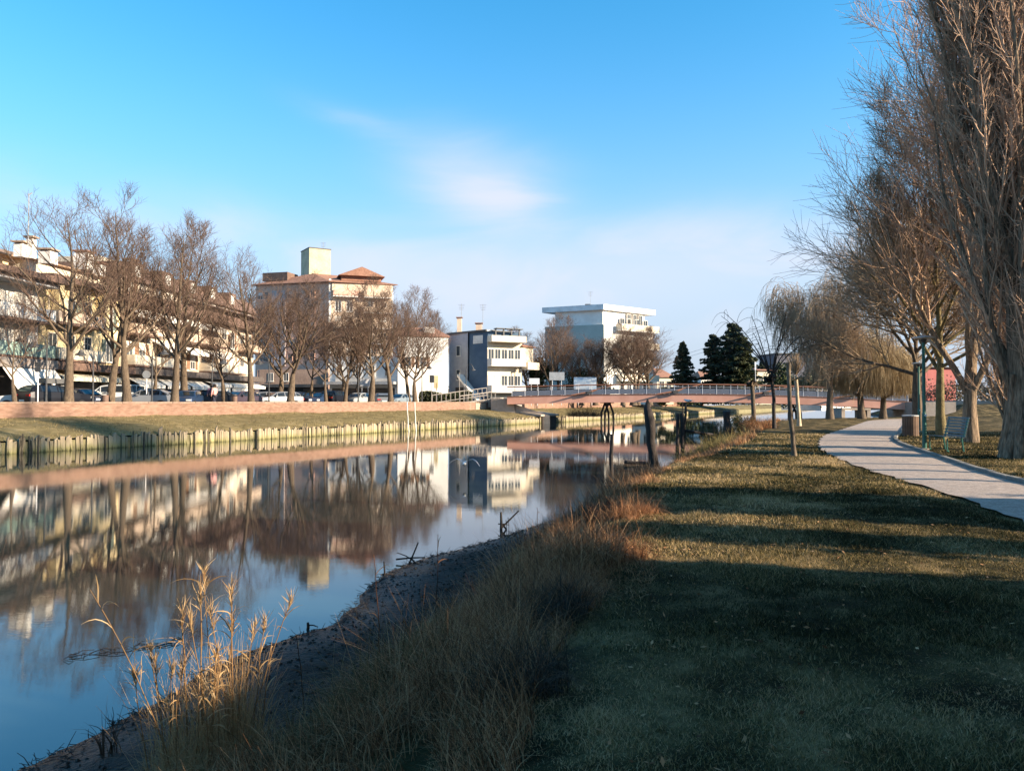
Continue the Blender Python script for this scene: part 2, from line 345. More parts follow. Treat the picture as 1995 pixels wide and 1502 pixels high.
# water
M_w = bpy.data.materials.new('river_water'); M_w.use_nodes = True
nt = M_w.node_tree; b = nt.nodes['Principled BSDF']; b.inputs['Base Color'].default_value = (.018, .028, .026, 1); b.inputs['Roughness'].default_value = .012; b.inputs['IOR'].default_value = 1.85; b.inputs['Specular IOR Level'].default_value = .5
tc = nt.nodes.new('ShaderNodeTexCoord'); prev = None
for sc_, st, strength, dist in (((.9, 2.6, 1), 1.8, .03, .014), ((.35, .7, 1), .7, .012, .02), ((3.0, 8.0, 1), 3.5, .04, .007)):
    mp = nt.nodes.new('ShaderNodeMapping'); mp.inputs['Scale'].default_value = sc_; mp.inputs['Rotation'].default_value = (0, 0, R(-8)); nt.links.new(tc.outputs['Object'], mp.inputs[0])
    nz = nt.nodes.new('ShaderNodeTexNoise'); nz.inputs['Scale'].default_value = st; nz.inputs['Detail'].default_value = 4; nt.links.new(mp.outputs[0], nz.inputs[0])
    bp = nt.nodes.new('ShaderNodeBump'); bp.inputs['Strength'].default_value = strength; bp.inputs['Distance'].default_value = dist
    # patches of calm and of ruffled water
    pz = nt.nodes.new('ShaderNodeTexNoise'); pz.inputs['Scale'].default_value = .12; pz.inputs['Detail'].default_value = 3; nt.links.new(tc.outputs['Object'], pz.inputs[0])
    pm = nt.nodes.new('ShaderNodeMapRange'); pm.inputs[1].default_value = .4; pm.inputs[2].default_value = .65; pm.inputs[3].default_value = strength*.45; pm.inputs[4].default_value = strength*1.5; nt.links.new(pz.outputs[0], pm.inputs[0]); nt.links.new(pm.outputs[0], bp.inputs['Strength'])
    nt.links.new(nz.outputs[0], bp.inputs['Height'])
    if prev: nt.links.new(prev.outputs[0], bp.inputs['Normal'])
    prev = bp
nt.links.new(prev.outputs[0], b.inputs['Normal'])
V = np.array([(-90, -60, 0), (260, -60, 0), (260, 430, 0), (-90, 430, 0)], float)
obj('river_water', np_mesh('river_water', V, np.array([[0, 1, 2, 3]])), M_w, kind='structure')
M_bed = mat('river_bed', (.05, .045, .035), (.08, .07, .05), scale=2)
V = V.copy(); V[:, 2] = -1.2
obj('river_bed', np_mesh('river_bed', V, np.array([[0, 1, 2, 3]])), M_bed, kind='structure')
# left bank
M_lbank = mat('bank_grass', (.15, .115, .055), (.27, .205, .105), scale=1.4, rough=.95, bump=1.0, bscale=14, spec=.1, c3=(.20, .155, .07), detail=9)
ts = np.concatenate([np.arange(-60, 90, .5), np.arange(90, 430, 5)]); of = np.linspace(.1, 7.5, 16)
Tt, Oo = np.meshgrid(ts, of, indexing='ij'); X = -25.4+BDIR.x*Tt-BN.x*Oo; Y = 38.2+BDIR.y*Tt-BN.y*Oo
def hL(t, o): return np.interp(o, [0, .3, 2.5, 7.5], [.58, .78, 1.15, 1.66])+fbm(t*.5, o*.5, 21)*.25*sm(0, 1, o)+fbm(t*2, o*2, 22)*.10
Z = hL(Tt, Oo); n, m = X.shape; i = np.arange(n-1)[:, None]*m; j = np.arange(m-1)[None]
obj('river_bank', np_mesh('river_bank', np.stack([X, Y, Z], -1).reshape(-1, 3), np.stack([i+j, i+m+j, i+m+j+1, i+j+1], -1).reshape(-1, 4), smooth=True), M_lbank, kind='structure')
V = []; 
for t in (-60, 90, 430):
    for off, z in ((-.05, -1), (.12, -1), (.12, .72)): V.append((*bank(t, off), z))
def sheet(name, offs, z, m, t0=-90, t1=430):
    V = [(*bank(t, o_), z) for t in (t0, t1) for o_ in offs]; obj(name, np_mesh(name, np.array(V), np.array([[0, 2, 3, 1]])), m, kind='structure')
M_asph = mat('asphalt', (.045, .045, .048), (.07, .07, .07), scale=20, rough=.9, bump=.3)
M_pave = mat('paving', (.26, .23, .2), (.34, .31, .28), scale=6, rough=.9)
sheet('street', (12.2, 1700), 2.1, M_asph)
p = MB()
for (a, b_) in ((-90, 60), (60, 430)):
    q = [bank(a, 7.9), bank(b_, 7.9), bank(b_, 12.2), bank(a, 12.2)]
    p.hexa([(x, y, 1.9) for x, y in q]+[(x, y, 2.22) for x, y in q])
obj('pavement', p, M_pave, kind='structure')
M_field = mat('field', (.06, .07, .03), (.12, .1, .05), scale=.05)
obj('terrain', np_mesh('terrain', np.array([(-1800, 425, 1.9), (2000, 425, 1.9), (2000, 3500, 1.9), (-1800, 3500, 1.9)], float), np.array([[0, 1, 2, 3]])), M_field, kind='structure')
# bank sheathing behind the planks
sh = MB()
q = [bank(-60, .02), bank(430, .02), bank(430, .4), bank(-60, .4)]
sh.hexa([(x, y, -1) for x, y in q]+[(x, y, .56) for x, y in q])
pil = thing('wooden_piling', 'row of weathered algae stained timber boards along the far water edge', 'piling', (*bank(0, 0), 0))
M_sheath = mat('piling_backing_wood', (.16, .14, .07), (.24, .21, .11), scale=3)  # brown tone of the boards behind the planks
obj('backing_board', sh, M_sheath, pil)
M_pl = bpy.data.materials.new('piling_board'); M_pl.use_nodes = True; nt = M_pl.node_tree; b = nt.nodes['Principled BSDF']; b.inputs['Roughness'].default_value = .9
g = nt.nodes.new('ShaderNodeNewGeometry'); sp = nt.nodes.new('ShaderNodeSeparateXYZ'); nt.links.new(g.outputs['Position'], sp.inputs[0])
nz = nt.nodes.new('ShaderNodeTexNoise'); nz.inputs['Scale'].default_value = 3; nz.inputs['Detail'].default_value = 5; mp = nt.nodes.new('ShaderNodeMapping'); mp.inputs['Scale'].default_value = (3, 3, .8)
nt.links.new(g.outputs['Position'], mp.inputs[0]); nt.links.new(mp.outputs[0], nz.inputs[0])
ad = nt.nodes.new('ShaderNodeMath'); ad.operation = 'MULTIPLY_ADD'; nt.links.new(nz.outputs[0], ad.inputs[0]); ad.inputs[1].default_value = .5; nt.links.new(sp.outputs[2], ad.inputs[2])
rp = nt.nodes.new('ShaderNodeValToRGB'); e = rp.color_ramp.elements; e[0].position = .22; e[0].color = (.07, .065, .02, 1); e[1].position = 1.0; e[1].color = (.36, .28, .19, 1)
x = e.new(.36); x.color = (.28, .25, .11, 1); x = e.new(.62); x.color = (.37, .31, .20, 1)
nt.links.new(ad.outputs[0], rp.inputs[0])
oi = nt.nodes.new('ShaderNodeObjectInfo'); mr = nt.nodes.new('ShaderNodeMapRange'); mr.inputs[3].default_value = .6; mr.inputs[4].default_value = 1.1; nt.links.new(oi.outputs['Random'], mr.inputs[0])
mx = nt.nodes.new('ShaderNodeMix'); mx.data_type = 'RGBA'; mx.blend_type = 'MULTIPLY'; mx.inputs[0].default_value = 1; nt.links.new(rp.outputs[0], mx.inputs[6]); nt.links.new(mr.outputs[0], mx.inputs[7]); nt.links.new(mx.outputs[2], b.inputs['Base Color'])
rnd = random.Random(4); pms = []
for k in range(5):
    q = MB(); w2 = .15; tp = rnd.uniform(-.09, .09); sk_ = rnd.uniform(-.06, .06)
    q.hexa([(-w2, 0, -.7), (w2, 0, -.7), (w2, .09, -.7), (-w2, .09, -.7), (-w2+sk_, .01, .95-tp), (w2+sk_, .01, .95+tp), (w2*.9+sk_, .1, .95+tp), (-w2*.9+sk_, .1, .95-tp)])
    me = q.mesh('plank'); me.materials.append(M_pl); pms.append(me)
ba = math.atan2(BDIR.y, BDIR.x); t = -8.0; cnt = 0; far = MB()
while t < 175:
    wd = rnd.choice([.10, .13, .16, .2, .24])*rnd.uniform(.85, 1.15); gap = rnd.choice([.005, .01, .01, .02, .03, .06]) if rnd.random() < .9 else .22
    hz = rnd.uniform(.56, .88)*(1.25 if rnd.random() < .04 else 1)
    if cnt < 290:
        o = bpy.data.objects.new('plank', rnd.choice(pms)); link(o, pil); x, y = bank(t+wd/2, -.02-rnd.random()*.1)
        o.location = (x-pil.location.x, y-pil.location.y, 0); o.rotation_euler = (rnd.uniform(-.05, .03), rnd.uniform(-.05, .05), ba+rnd.uniform(-.1, .1)); o.scale = (wd/.3, 1, hz)
        cnt += 1
    else:
        a = bank(t, -.05); b_ = bank(t+wd, -.05); c = bank(t+wd, .05); d = bank(t, .05)
        far.hexa([(p_[0], p_[1], -.7) for p_ in (a, b_, c, d)]+[(p_[0], p_[1], .95*hz) for p_ in (a, b_, c, d)])
    t += wd+gap
obj('far_planks', far, M_pl, pil, kind='stuff')
# thin round stakes in front of the boards
stk = MB()
for k in range(60):
    t = rnd.uniform(-5, 70); x, y = bank(t, -.12); l = rnd.uniform(-.1, .1); stk.tube([(x, y, -.5), (x+l, y, rnd.uniform(.6, 1.05))], rnd.uniform(.03, .05), 6)
obj('round_stakes', stk, mat('old_stake', (.06, .05, .035), (.12, .1, .07), scale=4), pil, kind='stuff')
# brick parapet wall with coping stones
M_brick = mat('brick_wall', (.20, .115, .08), (.30, .185, .135), scale=2.2, rough=.9, bump=.5, bscale=30, c3=(.25, .15, .108), detail=9, stretch=(1, 1, 3))
M_cop = mat('coping_stone', (.22, .145, .11), (.29, .21, .16), scale=3, rough=.9)
wl = thing('brick_parapet_wall', 'long low orange brick wall along the far bank in front of the car park', 'wall', (*bank(0, 7.7), 1.6))
q = MB()
for a, b_ in ((-40, 69.5), (73, 175)):
    c = [bank(a, 7.5), bank(b_, 7.5), bank(b_, 7.9), bank(a, 7.9)]
    q.hexa([(x, y, 1.2) for x, y in c]+[(x, y, 2.49) for x, y in c])
obj('wall_body', q, M_brick, wl)
cb = MB(); cb.box(-.985, .985, -.24, .24, 0, .11); cme = cb.mesh('coping_stone'); cme.materials.append(M_cop)
t = -38.0
while t < 170:
    if not (66 < t < 75):
        o = bpy.data.objects.new('coping_stone', cme); link(o, wl); x, y = bank(t+1, 7.7); o.location = (x-wl.location.x, y-wl.location.y, 2.492-1.6+rnd.uniform(0, .008)); o.rotation_euler = (0, 0, ba)
    t += 2
# stain patch and outfall slab on the bank
q = MB(); 
for px in (906, 1700): pass
a = bank(62, 7.46); 
for t0, t1, z0, z1 in ((59.5, 62.0, 1.6, 2.45),):
    c = [bank(t0, 7.44), bank(t1, 7.44), bank(t1, 7.5), bank(t0, 7.5)]; q.hexa([(x, y, z0) for x, y in c]+[(x, y, z1) for x, y in c])
obj('repair_patch', q, mat('grey_render_patch', (.3, .24, .19), (.4, .33, .26), scale=3), wl)

# ---------------------------------------------------------------- building kit
M_white = mat('white_render', (.78, .75, .70), (.86, .83, .78), scale=1.2, rough=.85, bump=.1)
M_cream = mat('cream_render', (.62, .54, .42), (.72, .63, .50), scale=1.2, rough=.85, bump=.1)
M_yellow = mat('yellow_render', (.66, .52, .29), (.76, .62, .38), scale=1.2, rough=.85)
M_beige = mat('beige_render', (.60, .49, .38), (.70, .58, .46), scale=1.0, rough=.85)
M_brown = mat('brown_cladding', (.13, .08, .06), (.20, .125, .095), scale=3, rough=.7)
M_roof = mat('clay_roof', (.24, .12, .08), (.36, .19, .13), scale=5, rough=.85, bump=.6, bscale=18)
M_pane = mat('window_glass', (.03, .04, .05), (.06, .07, .08), scale=1, rough=.08, spec=.8)
M_frame = mat('window_frame', (.62, .58, .52), (.7, .66, .6), scale=4, rough=.6)
M_shut = mat('brown_shutter', (.20, .11, .06), (.28, .16, .1), scale=6, rough=.7)
M_greyr = mat('grey_render', (.30, .31, .34), (.36, .37, .40), scale=1.2, rough=.85)
M_pink = mat('pinkish_stucco', (.62, .38, .28), (.74, .48, .37), scale=.7, rough=.9, bump=.15, detail=8)
M_peach = mat('peach_render', (.62, .46, .34), (.74, .58, .44), scale=1, rough=.9)
M_gglass = mat('green_balcony_glass', (.30, .42, .36), (.36, .48, .42), scale=1, rough=.15, spec=.7)
M_awn = mat('pale_awning', (.70, .66, .60), (.80, .76, .70), scale=1.5, rough=.9, stretch=(6, 6, .4))
M_metal = mat('dark_metal', (.05, .05, .055), (.09, .09, .09), scale=8, rough=.5, metallic=.3)
M_galv = mat('galvanised_metal', (.38, .39, .4), (.48, .49, .5), scale=8, rough=.45, metallic=.4)
M_shop = mat('shop_interior', (.035, .03, .03), (.07, .06, .05), scale=1.5, rough=.4)
def prism(mb, pts, z0, z1):
    n = len(pts); mb.add([(x, y, z0) for x, y in pts]+[(x, y, z1) for x, y in pts], [tuple(range(n))[::-1], tuple(range(n, 2*n))]+[(i, (i+1) % n, n+(i+1) % n, n+i) for i in range(n)])
def window(root, fr, u, z, wd, hh, fm=None, shut=None, pm=None, roll=0, w0=.003):
    f = MB(); t = .08; d = .09
    f.fbox(fr, u-wd/2, u-wd/2+t, w0, d, z, z+hh); f.fbox(fr, u+wd/2-t, u+wd/2, w0, d, z, z+hh); f.fbox(fr, u-wd/2+t, u+wd/2-t, w0, d, z, z+t); f.fbox(fr, u-wd/2+t, u+wd/2-t, w0, d, z+hh-t, z+hh)
    f.fbox(fr, u-.03, u+.03, w0, d*.8, z+t, z+hh-t)
    f.fbox(fr, u-wd/2-.08, u+wd/2+.08, w0, .16, z-.08, z-.003)
    o = obj('window', f, fm or M_frame, root)
    g = MB(); g.fbox(fr, u-wd/2+t+.002, u+wd/2-t-.002, w0+.002, .04, z+t+.002, z+hh-t-.002); obj('pane', g, pm or M_pane, o)
    if roll:
        g = MB(); g.fbox(fr, u-wd/2+t+.004, u+wd/2-t-.004, .045, .07, z+hh-t-roll*(hh-2*t), z+hh-t-.004); obj('roller_blind', g, M_frame, o)
    if shut:
        for sg in (-1, 1):
            a, b_ = sorted((u+sg*(wd/2+.02), u+sg*(wd/2+wd*.5))); g = MB(); g.fbox(fr, a, b_, w0, .06, z, z+hh); obj('shutter', g, shut, o)
    return o
def balcony(root, fr, u0, u1, z, depth, m, h=1.0, slab=None, panel=True, w0=.003, n=1, posts=False):
    s = MB(); s.fbox(fr, u0, u1, w0, depth, z-.16, z); o = obj('balcony', s, slab or m, root)
    if panel:
        L = (u1-u0)/n
        for k in range(n):
            g = MB(); g.fbox(fr, u0+k*L+.03, u0+(k+1)*L-.03, depth-.08, depth-.003, z+.02, z+h); obj('parapet_panel', g, m, o)
        for uu in (u0, u1-.07):
            g = MB(); g.fbox(fr, uu, uu+.07, w0, depth-.09, z+.02, z+h); obj('side_panel', g, m, o)
    return o
def awning(root, fr, u0, u1, z, depth, drop, m, w0=.01):
    g = MB(); P = fr.p
    g.hexa([P(u0, w0, z-.05), P(u1, w0, z-.05), P(u1, depth, z-drop-.03), P(u0, depth, z-drop-.03), P(u0, w0, z), P(u1, w0, z), P(u1, depth, z-drop), P(u0, depth, z-drop)])
    g.fbox(fr, u0, u1, depth+.002, depth+.03, z-drop-.35, z-drop)
    return obj('awning', g, m, root)
def chimney(root, x, y, z, w_, h, m, cap=None):
    g = MB(); g.box(x-w_/2, x+w_/2, y-w_/2, y+w_/2, z, z+h); o = obj('chimney', g, m, root)
    g = MB(); g.box(x-w_/2-.15, x+w_/2+.15, y-w_/2-.15, y+w_/2+.15, z+h+.12, z+h+.24)
    for sx in (-1, 1):
        for sy in (-1, 1): g.box(x+sx*w_*.35-.06, x+sx*w_*.35+.06, y+sy*w_*.35-.06, y+sy*w_*.35+.06, z+h, z+h+.13)
    obj('chimney_cap', g, cap or M_roof, o); return o
def antenna(root, x, y, z, h):
    g = MB(); g.tube([(x, y, z), (x, y, z+h)], .035, 5)
    for k in range(4): g.tube([(x-.5+.05*k, y, z+h-.1-.25*k), (x+.5-.05*k, y, z+h-.1-.25*k)], .02, 4)
    return obj('antenna', g, M_galv, root)
def hip(mb, a, b_, c, d, z0, z1, inset=.35, over=.5, th=.12):
    """hip roof on the quad a b c d (xy), thick eaves"""
    P = [Vector((*p, 0)) for p in (a, b_, c, d)]; ce = sum(P, Vector())/4
    O = [p+(p-ce).normalized()*over for p in P]
    m1 = (O[0]+O[3])/2; m2 = (O[1]+O[2])/2; r1 = m1+(m2-m1)*inset; r2 = m2+(m1-m2)*inset
    v = [(p.x, p.y, z0) for p in O]+[(p.x, p.y, z0+th) for p in O]+[(r1.x, r1.y, z1), (r2.x, r2.y, z1)]
    mb.add(v, [(3, 2, 1, 0), (0, 1, 5, 4), (1, 2, 6, 5), (2, 3, 7, 6), (3, 0, 4, 7), (4, 5, 9, 8), (5, 6, 9), (6, 7, 8, 9), (7, 4, 8)])

G0 = 2.1
FA = lambda D: (-39-.07*(55-D)*-1*-1, D)
def fline(D): return (-39+.07*(D-55), D)
# ---- white apartment house with green glass balconies
a0, a1 = fline(48), fline(62.4)
fr = Fr(a0, a1); root = thing('apartment_house', 'white three storey block with green glass balconies and a brown eave, at the left edge', 'building', (*a0, G0))
L = fr.L; q = MB(); q.fbox(fr, 0, L, -13, 0, G0, 12.1); obj('wall', q, M_white, root)
q = MB(); q.fbox(fr, -.5, L+.4, -13.5, 2.3, 12.103, 12.55); obj('eave', q, M_brown, root)
q = MB(); q.fbox(fr, -.5, L+.2, .003, 1.7, 11.75, 12.1); obj('soffit', q, M_greyr, root)
q = MB(); q.fbox(fr, 0, L, -11, -2.6, 12.553, 14.3); obj('penthouse', q, M_yellow, root)
A4 = [fr.p(-.3, -11.3, 0)[:2], fr.p(L+4, -11.3, 0)[:2], fr.p(L+4, -2, 0)[:2], fr.p(-.3, -2, 0)[:2]]
q = MB(); hip(q, A4[3], A4[2], A4[1], A4[0], 14.303, 15.6, .25, .8); obj('roof', q, mat('tan_roof', (.30, .19, .12), (.40, .26, .17), scale=5, rough=.9), root)
for u, z0 in ((1.5, 12.9), (4.5, 12.9), (7.5, 12.9), (11, 12.9)):
    q = MB(); q.fbox(fr, u, u+1.2, -2.597, -2.55, z0, z0+1.2); obj('window', q, M_pane, root)
for z in (6.1, 8.95):
    balcony(root, fr, -.2, L*.52, z, 1.6, M_gglass, h=1.0, slab=M_brown, n=4); 
    balcony(root, fr, L*.58, L-.1, z, 1.6, M_gglass if z < 7 else M_white, h=1.0, slab=M_brown, n=3)
    q = MB(); q.fbox(fr, L*.5, L*.57, .01, 1.3, z, z+2.7); obj('dividing_wall', q, M_white, root)
    for u in (1.2, 3.4, 6.0, 9.7, 12.3): window(root, fr, u, z+.1, 1.2, 2.2, roll=.4 if u > 5 else 0)
q = MB(); q.fbox(fr, .3, L-.3, .003, .05, G0+.1, 5.2); obj('shop_front', q, M_shop, root)
q = MB(); q.fbox(fr, -.2, L, .01, 1.75, 5.2, 5.9); obj('fascia', q, mat('grey_fascia', (.22, .19, .18), (.30, .27, .25), scale=2), root)
awning(root, fr, .4, 5.5, 5.15, 1.9, 1.0, M_awn); awning(root, fr, 8.2, 14.0, 5.15, 3.0, 1.6, M_awn, w0=1.8)
sx0 = lambda px, D: (px-997.5)/FPX*D
for u, w_, h in ((37, (.7, 60), 1.0), (57, (.5, 60.5), 1.5), (90, (1.0, 63), 1.0)): chimney(root, sx0(u, w_[1]), w_[1], 13.9, w_[0], h, M_white, cap=mat('chimney_cap_stone', (.3, .22, .16), (.4, .3, .22)))
x, y = sx0(51, 60), 60; q = MB(); q.tube([(x, y, 14.5), (x, y, 18.9)], .04, 6); q.tube([(x, y, 18.8), (x+.2, y+.1, 19.0)], .05, 5); obj('roof_mast', q, M_galv, root)
# ---- yellow house
a0, a1 = fline(62.5), fline(73.9); fr = Fr(a0, a1); L = fr.L
root = thing('apartment_house', 'yellow block with brown parapets and a cream shop awning, next to the white block', 'building', (*a0, G0))
q = MB(); q.fbox(fr, 0.02, L-.02, -13, 0, G0, 12.6); obj('wall', q, M_yellow, root)
q = MB(); q.fbox(fr, -.3+.35, L-.05, -12, 1.2, 12.603, 13.1); obj('eave', q, M_brown, root)
q = MB(); q.fbox(fr, .5, L-.5, -11, -1.5, 13.103, 14.4); obj('attic', q, M_cream, root)
q = MB(); hip(q, fr.p(.5, -1.5, 0)[:2], fr.p(L-.5, -1.5, 0)[:2], fr.p(L-.5, -11, 0)[:2], fr.p(.5, -11, 0)[:2], 14.403, 15.9, .3, .7); obj('roof', q, MATS['tan_roof'], root)
for z in (6.15, 9.2):
    balcony(root, fr, .6, L*.62, z, 1.3, M_peach if z > 7 else M_cream, h=.95, slab=M_brown, n=2)
    for u in (1.6, 4.0, 6.3, 9.6): window(root, fr, u, z+.15, 1.1, 2.1, shut=mat('green_shutter', (.10, .13, .11), (.15, .18, .15)) if u > 9 else None)
q = MB(); q.fbox(fr, 1.2, 1.8, .01, .9, 9.2, 12.5); obj('pilaster', q, M_yellow, root); q = MB(); q.fbox(fr, 7.6, 8.2, .01, .9, 9.2, 12.5); obj('pilaster', q, M_yellow, root)
q = MB(); q.fbox(fr, .3, L-.3, .003, .05, G0+.1, 5.0); obj('shop_front', q, M_shop, root)
for u in (1.2, 8.4):
    q = MB(); q.fbox(fr, u, u+.9, .055, .3, G0, 5.0); obj('yellow_pier', q, M_yellow, root)
q = MB(); q.fbox(fr, .05, L, .01, 1.6, 5.25, 5.9); obj('fascia', q, M_brown, root)
awning(root, fr, .5, 9.8, 5.2, 1.7, .5, mat('cream_awning', (.68, .60, .45), (.78, .70, .54), scale=2)); 
chimney(root, sx0(160, 70), 70, 14.6, 1.2, 1.5, M_white); chimney(root, sx0(188, 72), 72, 14.4, 1.0, 1.0, M_white)
# ---- long beige block with brown mansard
a0, a1 = fline(74), fline(105.5); fr = Fr(a0, a1); L = fr.L
root = thing('apartment_block', 'long beige four storey block with brown balcony bands and a brown mansard roof', 'building', (*a0, G0))
q = MB(); q.fbox(fr, .02, L, -14, 0, G0, 14.5); obj('wall', q, M_beige, root)
q = MB(); q.fbox(fr, .02, L+.3, -14, .5, 14.503, 16.2, top=(-12.5, -.7)); obj('mansard_roof', q, M_brown, root)
for u in (2.2, 8.0, 13.5, 18.5, 24.0):
    q = MB(); q.fbox(fr, u-1.1, u+1.1, -2.5, .35, 14.7, 16.4); o = obj('dormer', q, M_brown, root)
    q = MB(); q.fbox(fr, u-.5, u+.5, .353, .40, 15.0, 16.1); obj('dormer_window', q, M_frame if u > 10 else M_white, o)
q = MB(); q.fbox(fr, 3, 12, -9, -4, 16.203, 17.3); obj('roof_terrace', q, M_cream, root)
for u in (9.0, 9.9): x, y, _ = fr.p(u, -4.5, 0); chimney(root, x, y, 16.2, .6, 1.7, M_white)
nb = 6; bw = L/nb
rr = random.Random(9)
for fl, z in enumerate((6.2, 9.25, 12.3)):
    for k in range(nb):
        u0 = k*bw
        if (k+fl) % 3 != 2 or fl == 2: balcony(root, fr, u0+.15, u0+bw-.35, z, 1.4 if fl < 2 else 1.1, (M_cream, M_peach, M_brown)[fl], h=.95, slab=M_brown, n=2)
        for uu in (1.4, 3.7):
            window(root, fr, u0+uu, z+.12, 1.2, 2.15, roll=rr.choice([0, .3, .6]), shut=M_shut if rr.random() < .3 else None)
        if rr.random() < .45 and fl < 2: awning(root, fr, u0+.4, u0+bw-.5, z+2.75, 1.5, .8, M_awn)
q = MB(); q.fbox(fr, 12, L, .01, 1.5, 13.75, 14.05, top=(.01, .9)); obj('canopy_band', q, M_brown, root)
q = MB(); q.fbox(fr, .2, L-.3, .003, .06, G0+.1, 5.0); obj('shop_front', q, M_shop, root)
q = MB(); q.fbox(fr, .02, L, .01, 1.5, 5.3, 5.95); obj('fascia', q, mat('dark_fascia', (.07, .055, .05), (.11, .09, .08)), root)
for k in range(nb): awning(root, fr, k*bw+.25, (k+1)*bw-.25, 5.2, 1.8, (.9 if k < 3 else .5), M_awn)
for k in (3, 4):
    q = MB(); q.fbox(fr, k*bw+.3, (k+1)*bw-.3, 1.6, 1.65, G0+.5, 4.6); obj('drop_blind', q, M_awn, root)
# ---- tall block
def Qf(px0, D0, px1, D1): return ((px0-997.5)/FPX*D0, D0), ((px1-997.5)/FPX*D1, D1)
Pc = Qf(640, 135, 765, 138.5); Pl = Qf(640, 135, 497, 138.8)[1]
c0, c1, cL = Pc[0], Pc[1], Pl; cB = (c1[0]-12.5, c1[1]+10)
root = thing('tower_block', 'tall seven storey pinkish block with a square cream roof tower', 'building', (*c0, G0))
q = MB(); prism(q, [c0, c1, cB, cL], G0, 23.6); obj('wall', q, M_pink, root)
fr = Fr(c0, c1); L = fr.L
q = MB(); q.fbox(fr, -.02, .35, .0, .12, G0, 24.2); q.fbox(fr, L-.25, L, .0, .12, G0, 23.6); obj('corner_strip', q, M_white, root)
q = MB(); q.fbox(fr, .36, L-.26, .0, .06, 9.4, 23.5); obj('front_facing', q, M_peach, root)
for k in range(5):
    z = 10.2+k*2.75
    balcony(root, fr, .6, 4.9, z, 1.2, M_peach if k < 4 else M_pink, h=1.0, slab=M_white, n=1, w0=.063) if k % 2 == 0 else None
    balcony(root, fr, 5.9, L-.5, z, 1.2, M_peach, h=1.0, slab=M_white, n=1, w0=.063)
    for u in (1.6, 3.6, 7.2, 9.6): window(root, fr, u, z+.1, 1.1, 1.9, roll=.4 if (k+int(u)) % 2 else .0, w0=.063, fm=M_white)
q = MB(); q.fbox(fr, .5, L-.3, .07, .35, 22.1, 23.5); obj('parapet', q, M_peach, root)
frl = Fr(c0, cL)
for k in range(6):
    z = 7.0+k*2.8
    for u in (3.2, 7.6, 12.5, 16.0)[:4]:
        window(root, frl, min(u, frl.L-1), z, 1.0, 1.4, fm=M_pink, roll=.5 if (k+int(u)) % 3 == 0 else 0)
q = MB(); q.fbox(frl, 8.5, 11.2, .0, .25, 9, 22.5); obj('stair_bay', q, mat('grey_stucco', (.42, .36, .35), (.5, .43, .42), scale=1), root)
q = MB(); hip(q, c0, c1, cB, cL, 23.603, 25.8, .3, .9); obj('roof', q, M_roof, root)
q = MB(); q.fbox(fr, 2.2, 9.2, -5, -.6, 24.2, 25.0)
P = fr.p; q.hexa([P(1.6, .3, 25.0), P(9.8, .3, 25.0), P(9.8, -6, 25.0), P(1.6, -6, 25.0), P(5.6, .3, 26.6), P(5.8, .3, 26.6), P(5.8, -6, 26.8), P(5.6, -6, 26.8)]); obj('roof_gable', q, M_roof, root)
q = MB(); q.fbox(frl, 8.5, 13.5, -4, -.4, 24.4, 25.9); obj('roof_room', q, M_brown, root)
q = MB(); frt = Fr(Qf(601, 139, 643, 141)[0], Qf(601, 139, 643, 141)[1]); TQ = [Qf(601, 139, 643, 141)[0], Qf(601, 139, 643, 141)[1], Qf(0, 1, 629, 145)[1], Qf(0, 1, 585, 143)[1]]; prism(q, TQ, 23.7, 30.5); obj('roof_tower', q, mat('cream_stucco', (.50, .42, .27), (.58, .50, .34)), root)
q = MB(); tc_ = sum((Vector(p) for p in TQ), Vector((0, 0)))/4; prism(q, [tuple(Vector(p)+(Vector(p)-tc_).normalized()*.12) for p in TQ], 30.503, 30.65); obj('tower_capping', q, M_metal, root)
x, y, _ = frt.p(3.3, -2.5, 0); antenna(root, x, y, 30.7, 1.6)
# ---- low white building with shops, right of the tower block
d0, d1 = Qf(775, 110, 873, 112); fr = Fr(d0, d1); L = fr.L
root = thing('white_house', 'blank white two storey house with brown tiled roof beside the dark blue house', 'building', (*d0, G0))
q = MB(); q.fbox(fr, 0, L, -6, 0, G0, 12.0); obj('wall', q, M_white, root)
q = MB(); hip(q, fr.p(-1, 0, 0)[:2], fr.p(L, 0, 0)[:2], fr.p(L, -6, 0)[:2], fr.p(-1, -6, 0)[:2], 12.003, 13.6, .2, .35); obj('roof', q, M_roof, root)
q = MB(); q.fbox(fr, L*.55, L*.75, -3, -1, 12.5, 13.5); obj('roof_dormer', q, M_white, root)
q = MB(); q.fbox(fr, L*.72, L*.80, .003, .04, 4.6, 6.4); obj('wall_panel', q, mat('ochre_panel', (.45, .38, .22), (.5, .42, .26)), root)
for u in (1.4, 3.6): window(root, fr, u, 7.6, 1.0, 1.5, shut=M_shut)
x, y, _ = fr.p(L+.3, -3, 0); 
e0, e1 = Qf(642, 112.5, 774, 110.5); fr = Fr(e0, e1); L = fr.L
root = thing('shop_building', 'low white shop building with a grey canopy in front of the tall block', 'building', (*e0, G0))
q = MB(); q.fbox(fr, 0, L, -8, 0, G0, 9.2); obj('wall', q, M_white, root)
q = MB(); q.fbox(fr, -.3, L, .01, 1.6, 5.1, 5.5); obj('canopy', q, M_galv, root)
q = MB(); q.fbox(fr, .4, L-.4, .003, .05, G0+.1, 4.6); obj('shop_front', q, M_shop, root)
for u in (1.5, 4.0, 6.5, 9.0): window(root, fr, u, 6.3, 1.0, 1.5, fm=M_frame)
q = MB(); q.fbox(fr, 1, L-1, .055, .25, 5.55, 6.0); obj('shop_sign', q, M_frame, root)
g0_, g1_ = Qf(505, 128, 638, 127); fr = Fr(g0_, g1_); L = fr.L
